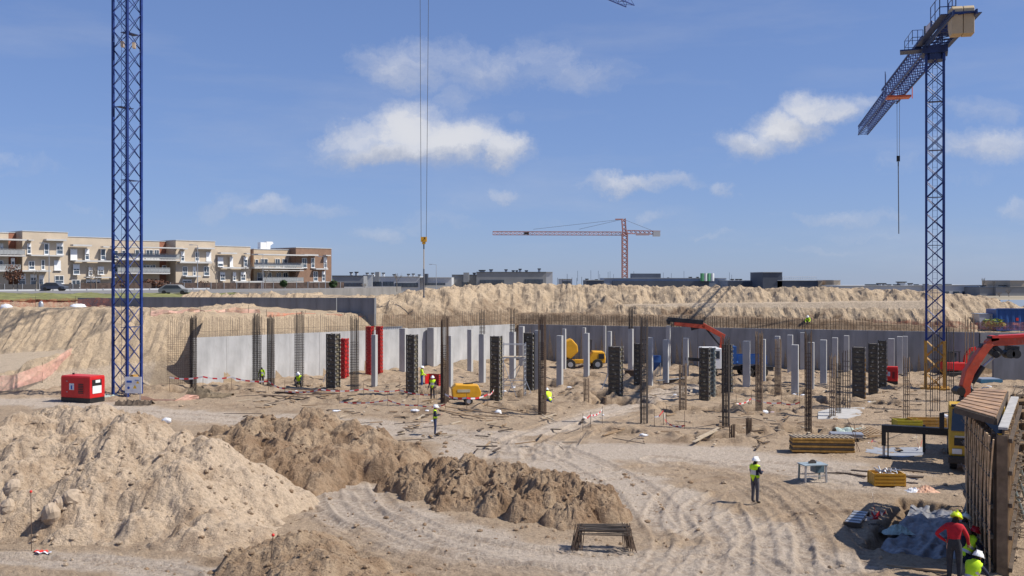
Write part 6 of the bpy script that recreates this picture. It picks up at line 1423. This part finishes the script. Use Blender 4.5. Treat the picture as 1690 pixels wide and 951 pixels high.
G().box((-4.15, 2.55, 1.1), (.2, .2, .9)).obj('outrigger_leg', BLACK, t); G().tube((-4.15, 2.55, .08), (-4.15, 2.55, 1.0), .06, 8).obj('leg_ram', GALV, t); G().tube((-3.95, 2.55, .1), (-3.95, 2.55, 1.4), .04, 6).obj('leg_rod', BLACK, t); G().box((-4.1, 2.55, .07), (.6, .4, .08)).obj('foot_plate', BLACK, t)
G().box((-2.3, 4.6, .8), (.14, .14, 1.4)).obj('outrigger_leg', BLACK, t)
cy_ = ky+3.2; q = lambda u, v: Vector((xat(u, cy_), cy_, zat(v, cy_)))
G().beam(q(1592, 700), q(1594, 655), .45, .5).xf(TI).obj('crane_column', BLACK, t, bevel=.03)
g = G(); g.beam(q(1585, 668), q(1604, 652), .5, .35); g.tube(q(1582, 645)+Vector((0, -.3, 0)), q(1582, 645)+Vector((0, .3, 0)), .22, 12); g.beam(q(1590, 656), q(1600, 640), .4, .4); g.xf(TI).obj('swing_base', BLACK, t)
def curvy(g, pts, ws, d=.42):
    up = []; dn = []
    for i, p in enumerate(pts):
        a = pts[max(0, i-1)]; b = pts[min(len(pts)-1, i+1)]; dd = (b-a).normalized(); nrm = Vector((-dd.z, 0, dd.x)); up.append(p+nrm*ws[i]/2); dn.append(p-nrm*ws[i]/2)
    out = up+dn[::-1]; y = pts[0].y; g.prism([(p.x, p.z) for p in out], 'y', y-d/2, y+d/2)
g = G(); curvy(g, [q(1594, 660), q(1592, 636), q(1598, 615), q(1612, 592), q(1625, 574), q(1634, 566)], [.32, .40, .46, .44, .4, .3]); g.xf(TI).obj('main_arm', ORANGE, t, bevel=.03)
g = G(); curvy(g, [q(1628, 568), q(1640, 562), q(1665, 562), q(1700, 560), q(1750, 560)], [.3, .52, .48, .44, .4], .4); g.xf(TI).obj('boom', ORANGE, t, bevel=.03)
g = G(); curvy(g, [q(1634, 556), q(1665, 555), q(1700, 553), q(1750, 552)], [.12, .14, .14, .12], .5); g.xf(TI).obj('boom_cover', REDL, t)
g = G(); g.tube(q(1604, 632), q(1622, 605), .13, 10); g.mi = 1; g.tube(q(1622, 605), q(1640, 590), .07, 8); g.xf(TI).obj('main_ram', [BLACK, GALV], t)
g = G(); g.beam(q(1618, 570), q(1642, 586), .3, .25); g.tube(q(1640, 585)+Vector((0, -.25, 0)), q(1650, 585)+Vector((0, .2, 0)), .17, 10); g.beam(q(1632, 560), q(1646, 557), .4, .28); g.beam(q(1640, 572), q(1652, 583), .25, .25); g.xf(TI).obj('linkage', BLACK, t, bevel=.02)
g = G()
for u in (1664, 1674): g.tube(q(u, 584)+Vector((0, -.25, 0)), q(u, 584)+Vector((0, .25, 0)), .22, 14)
g.beam(q(1660, 574), q(1680, 575), .3, .2); g.xf(TI).obj('hydraulic_motor', BLACK, t)
G().raw([q(1597, 655)+Vector((0, -.3, 0)), q(1602, 665)+Vector((0, -.3, 0)), q(1606, 655)+Vector((0, -.3, 0)), q(1601, 648)+Vector((0, -.3, 0)), q(1597, 655)+Vector((0, -.25, 0)), q(1602, 665)+Vector((0, -.25, 0)), q(1606, 655)+Vector((0, -.25, 0)), q(1601, 648)+Vector((0, -.25, 0))], [(0, 1, 2, 3), (4, 7, 6, 5), (0, 4, 5, 1), (1, 5, 6, 2), (2, 6, 7, 3), (3, 7, 4, 0)]).xf(TI).obj('warning_flag', M('pink_flag', (.65, .28, .25), .7), t)
g = G(); g.path([q(1586, 640), q(1590, 632), q(1600, 634), q(1606, 645), q(1604, 660)], .035, 6); g.path([q(1612, 650), q(1622, 640), q(1632, 640)], .03, 6); g.xf(TI).obj('hose', GALV, t)

# ------------------------------------------------------------------ people
BASE = dict(pel=(0, 0, .95), wst=(0, 0, 1.08), chs=(0, .01, 1.30), nek=(0, .0, 1.50), hed=(0, .02, 1.60), top=(0, .02, 1.72),
            shl=(-.18, 0, 1.42), elL=(-.25, -.02, 1.15), haL=(-.25, .10, .92), shr=(.18, 0, 1.42), elR=(.25, -.02, 1.15), haR=(.25, .10, .92),
            hiL=(-.10, 0, .90), knL=(-.11, .02, .50), anL=(-.12, -.01, .09), toL=(-.14, .15, .05), hiR=(.10, 0, .90), knR=(.11, .02, .50), anR=(.12, -.01, .09), toR=(.14, .15, .05))
def person(label, loc, rz, hat, top, trou, pose={}, vest=True, scale=1.0, arms=None, group=None):
    J = dict(BASE); J.update(pose); J = {k: Vector(v) for k, v in J.items()}
    names = ['pel', 'wst', 'chs', 'nek', 'hed', 'top', 'shl', 'elL', 'haL', 'shr', 'elR', 'haR', 'hiL', 'knL', 'anL', 'toL', 'hiR', 'knR', 'anR', 'toR']
    rad = dict(pel=(.16, .12), wst=(.145, .11), chs=(.17, .125), nek=(.065, .065), hed=(.095, .105), top=(.075, .085), shl=(.075, .075), elL=(.052, .052), haL=(.036, .036), shr=(.075, .075), elR=(.052, .052), haR=(.036, .036),
               hiL=(.105, .105), knL=(.072, .075), anL=(.052, .055), toL=(.045, .04), hiR=(.105, .105), knR=(.072, .075), anR=(.052, .055), toR=(.045, .04))
    ed = [('pel', 'wst'), ('wst', 'chs'), ('chs', 'nek'), ('nek', 'hed'), ('hed', 'top'), ('chs', 'shl'), ('shl', 'elL'), ('elL', 'haL'), ('chs', 'shr'), ('shr', 'elR'), ('elR', 'haR'), ('pel', 'hiL'), ('hiL', 'knL'), ('knL', 'anL'), ('anL', 'toL'), ('pel', 'hiR'), ('hiR', 'knR'), ('knR', 'anR'), ('anR', 'toR')]
    V = [J[n] for n in names]; R = [rad[n] for n in names]; E = [(names.index(a), names.index(b)) for a, b in ed]
    for side, el, ha in ((-1, 'elL', 'haL'), (1, 'elR', 'haR')):      # palm, four fingers, thumb
        d = (J[ha]-J[el]).normalized(); sd = d.cross(Vector((0, 0, 1)));
        if sd.length < .3: sd = Vector((0, 1, 0))
        sd.normalize(); hi = names.index(ha); pi_ = len(V); V.append(J[ha]+d*.07); R.append((.034, .026)); E.append((hi, pi_))
        for k in range(4):
            off = sd*(-.028+.019*k); i1 = len(V); V.append(J[ha]+d*.115+off); R.append((.010, .010)); E.append((pi_, i1)); i2 = len(V); V.append(J[ha]+d*(.15+.008*(1.5-abs(k-1.5)))+off+Vector((0, 0, -.012))); R.append((.008, .008)); E.append((i1, i2))
        i1 = len(V); V.append(J[ha]+d*.05+sd*.05); R.append((.011, .011)); E.append((hi, i1)); i2 = len(V); V.append(J[ha]+d*.085+sd*.062); R.append((.009, .009)); E.append((i1, i2))
    fw = J['toL']-J['anL']+J['toR']-J['anR']; fw.z = 0; fw = fw.normalized() if fw.length > .05 else Vector((0, 1, 0))
    fw = Vector(pose['face']).normalized() if 'face' in pose else fw
    i1 = len(V); V.append(J['hed']+fw*.115+Vector((0, 0, .01))); R.append((.014, .016)); E.append((names.index('hed'), i1))
    me = bpy.data.meshes.new('sk'); me.from_pydata([tuple(v) for v in V], E, []); tmp = bpy.data.objects.new('sk', me); COL.objects.link(tmp)
    sk = tmp.modifiers.new('s', 'SKIN'); sk.use_smooth_shade = True; 
    for i, r in enumerate(R): me.skin_vertices[0].data[i].radius = r; me.skin_vertices[0].data[i].use_root = (i == 0)
    sb = tmp.modifiers.new('b', 'SUBSURF'); sb.levels = 1; sb.render_levels = 1
    dg = bpy.context.evaluated_depsgraph_get(); bm_ = bpy.data.meshes.new_from_object(tmp.evaluated_get(dg)); bpy.data.objects.remove(tmp)
    t = thing('person', label, 'person', loc, rz, group); t.scale = (scale,)*3
    top_m, arm_m = (top, arms or top); bm_.materials.clear()
    for m in (SKIN, top_m, arm_m, trou, BOOT, HAIR): bm_.materials.append(m)
    segs = [('pel', 'hiL', 3), ('pel', 'hiR', 3), ('pel', 'wst', 3), ('wst', 'chs', 1), ('chs', 'nek', 1), ('nek', 'hed', 0), ('hed', 'top', 5), ('chs', 'shl', 1), ('shl', 'elL', 2), ('elL', 'haL', 2), ('chs', 'shr', 1), ('shr', 'elR', 2), ('elR', 'haR', 2), ('hiL', 'knL', 3), ('knL', 'anL', 3), ('anL', 'toL', 4), ('hiR', 'knR', 3), ('knR', 'anR', 3), ('anR', 'toR', 4)]
    def dist(p, a, b):
        ab = b-a; tt = max(0, min(1, (p-a).dot(ab)/max(1e-9, ab.length_squared))); return (p-a-ab*tt).length, tt
    vf = []; hd = J['hed']
    for po in bm_.polygons:
        c = po.center.copy(); best = min(((dist(c, J[a], J[b])[0], m, a, b) for a, b, m in segs), key=lambda x: x[0]); m = best[1]
        for ha, el in (('haL', 'elL'), ('haR', 'elR')):
            d = (J[ha]-J[el]).normalized()
            if (c-J[ha]).dot(d) > .0 and (c-J[ha]).length < .2: m = 0
        if (c-hd).length < .17 and m in (0, 5): m = 5 if ((c-hd).dot(fw) < .0 and c.z > hd.z-.06) else 0
        po.material_index = m
        if best[2:] in (('wst', 'chs'), ('chs', 'nek'), ('chs', 'shl'), ('chs', 'shr'), ('pel', 'wst')) and (c-J['nek']).length > .07 and m in (1, 3): vf.append(po.index)
    bm_.name = 'body'; ob = bpy.data.objects.new('body', bm_); COL.objects.link(ob); ob.parent = t
    if vest and vf:
        g = G(); idx = {}; vs = []; fs = []; 
        up = (J['nek']-J['pel']).normalized(); Lt = (J['nek']-J['pel']).length
        mi = []
        for i in vf:
            po = bm_.polygons[i]; f = []
            for vi in po.vertices:
                if vi not in idx: idx[vi] = len(vs); v = bm_.vertices[vi]; vs.append(v.co+v.normal*.028)
                f.append(idx[vi])
            fs.append(f); s_ = (po.center-J['pel']).dot(up)/Lt; mi.append(1 if (.22 < s_ < .32 or .45 < s_ < .53) else 0)
        g.raw(vs, fs); g.m = mi; o = g.obj('vest', [VEST, REFL], t, smooth=True)
        so_ = o.modifiers.new('s', 'SOLIDIFY'); so_.thickness = .012
    if hat:
        hc = J['hed']+(J['top']-J['hed'])*.45; g = G(); g.ball((0, 0, 0), .148, 18, 7, (.93, 1.08, .95), half=True)
        ring = []; 
        for i in range(18):
            a = 2*pi*i/18; k = 1.10+(.32 if sin(a) > .5 else 0)*max(0, sin(a)); ring.append((cos(a)*.142*1.07, sin(a)*.155*k, -.004))
        g.prism([(p[0], p[1]) for p in ring], 'z', -.015, .004); g.beam((0, -.13, .07), (0, .13, .07), .03, .17)
        o = g.obj('helmet', hat, t, smooth=False); o.location = hc; yaw = atan2(-fw.x, fw.y); ax = (J['top']-J['hed']).normalized(); o.rotation_euler = (ax.to_track_quat('Z', 'Y').to_matrix() @ Matrix.Rotation(0, 3, 'Z')).to_euler()
        o.rotation_euler = (Vector((0, 0, 1)).rotation_difference(ax).to_matrix() @ Matrix.Rotation(yaw, 3, 'Z')).to_euler()
    return t
HOLD = dict(elL=(-.26, .05, 1.17), haL=(-.10, .30, 1.22), elR=(.26, .05, 1.17), haR=(.10, .30, 1.22), knL=(-.10, .02, .5), anL=(-.11, -.02, .09), hed=(0, .04, 1.60), top=(0, .05, 1.72))
CROUCH = dict(pel=(0, -.12, .42), wst=(0, -.06, .55), chs=(0, .1, .80), nek=(0, .2, .98), hed=(0, .27, 1.06), top=(0, .31, 1.17), shl=(-.18, .14, .90), elL=(-.27, .30, .68), haL=(-.16, .48, .55), shr=(.18, .14, .90), elR=(.27, .30, .68), haR=(.16, .48, .52),
              hiL=(-.11, -.10, .40), knL=(-.20, .30, .50), anL=(-.16, .0, .09), toL=(-.19, .18, .05), hiR=(.11, -.10, .40), knR=(.20, .30, .48), anR=(.16, .02, .09), toR=(.19, .2, .05))
BEND = dict(pel=(0, -.1, .88), wst=(0, .0, .98), chs=(0, .24, 1.08), nek=(0, .42, 1.10), hed=(0, .52, 1.06), top=(0, .62, 1.03), shl=(-.18, .34, 1.07), elL=(-.2, .4, .78), haL=(-.12, .48, .55), shr=(.18, .34, 1.07), elR=(.2, .4, .78), haR=(.12, .48, .52), hiL=(-.1, -.1, .85), hiR=(.1, -.1, .85), knL=(-.13, .05, .48), knR=(.13, .05, .48))
x, y = gp(1246, 831); person('standing worker with white helmet and yellow vest left of the table saw', (x, y, 0), radians(-55), HATW, NAVY, GREYT, HOLD, scale=1.04)
x, y = gp(718, 719); person('worker in yellow vest and jeans standing alone on the pale track', (x, y, 0), radians(-85), HATW, NAVY, M('dark_jeans', (.03, .045, .10), .95, var=.2, scale=9), HOLD, scale=.99)
x, y = gp(696, 639); person('worker in yellow jacket and bright blue jeans by the dark formwork', (x, y, 0), radians(-70), HATW, VEST, JEAN, dict(HOLD, haL=(-.1, .35, 1.0), haR=(.1, .35, 1.0)), scale=.98)
x, y = gp(714, 661); person('worker with dark trousers facing us beside the rusty cage', (x, y, 0), radians(170), HATW, NAVY, M('olive_trousers', (.07, .06, .05), .95, var=.2), dict(haR=(.32, .05, .9)), scale=1.02)
x, y = gp(428, 640); person('worker in yellow jacket seen behind the dense tall rebar cage', (x, y+.8, 0), radians(20), None, VEST, DARKT, {}, scale=.95)
x, y = gp(495, 641); person('crouching worker in yellow vest below the tall rebar cage', (x, y-.3, 0), radians(175), HATW, NAVY, DARKT, CROUCH, scale=1.1)
x, y = gp(906, 672); person('bending worker in blue trousers right of the rusty tall cage', (x, y, 0), radians(30), HATW, VEST, JEAN, CROUCH, scale=1.05)
person('tiny worker in yellow vest up on the bank behind the dark wall', (xat(1334, 99.5), 99.5, 4.2), radians(150), HATW, VEST, DARKT, CROUCH, scale=.9)
x, y = gp(1635, 617); person('distant worker in orange vest near the right concrete wall', (x, y, 0), radians(120), HATW, M('orange_vest', (.75, .16, .03), .7), DARKT, {}, vest=False, scale=1.0)
x, y = gp(1575, 957); person('worker in red sweatshirt and yellow helmet with hand on hip', (x, y, -.1), radians(-28), HATY, REDS, DARKT,
    dict(elL=(-.42, -.08, 1.20), haL=(-.23, .08, 1.02), elR=(.30, .08, 1.16), haR=(.30, .24, .96), hed=(0.03, .09, 1.585), top=(.05, .14, 1.69), chs=(0, .03, 1.30), nek=(.01, .05, 1.49)), vest=False, scale=1.2)
x, y = gp(1592, 930); person('worker with pale helmet half hidden behind the one in red', (x, y+.25, -.35), radians(-60), M('pale_green_helmet', (.55, .62, .55), .35), M('brown_shirt', (.12, .08, .06), .9), NAVY, dict(HOLD, nek=(0, .12, 1.44), hed=(0, .2, 1.52), top=(0, .27, 1.62)), vest=False, scale=1.08)
x, y = gp(1604, 935); person('crouching worker in red helmet and yellow vest by the formwork foot', (x+.05, y+.45, -.3), radians(-70), HATR, NAVY, NAVY, CROUCH, scale=1.12)
x, y = gp(1606, 962); person('bent worker in navy and yellow vest lowest at the formwork foot', (x, y+.1, -.5), radians(-60), HATW, NAVY, NAVY, CROUCH, scale=1.1)

for o in bpy.data.objects:
    if o.type == 'MESH' and o.parent is None and 'label' not in o and 'kind' not in o: print('UNTAGGED', o.name)
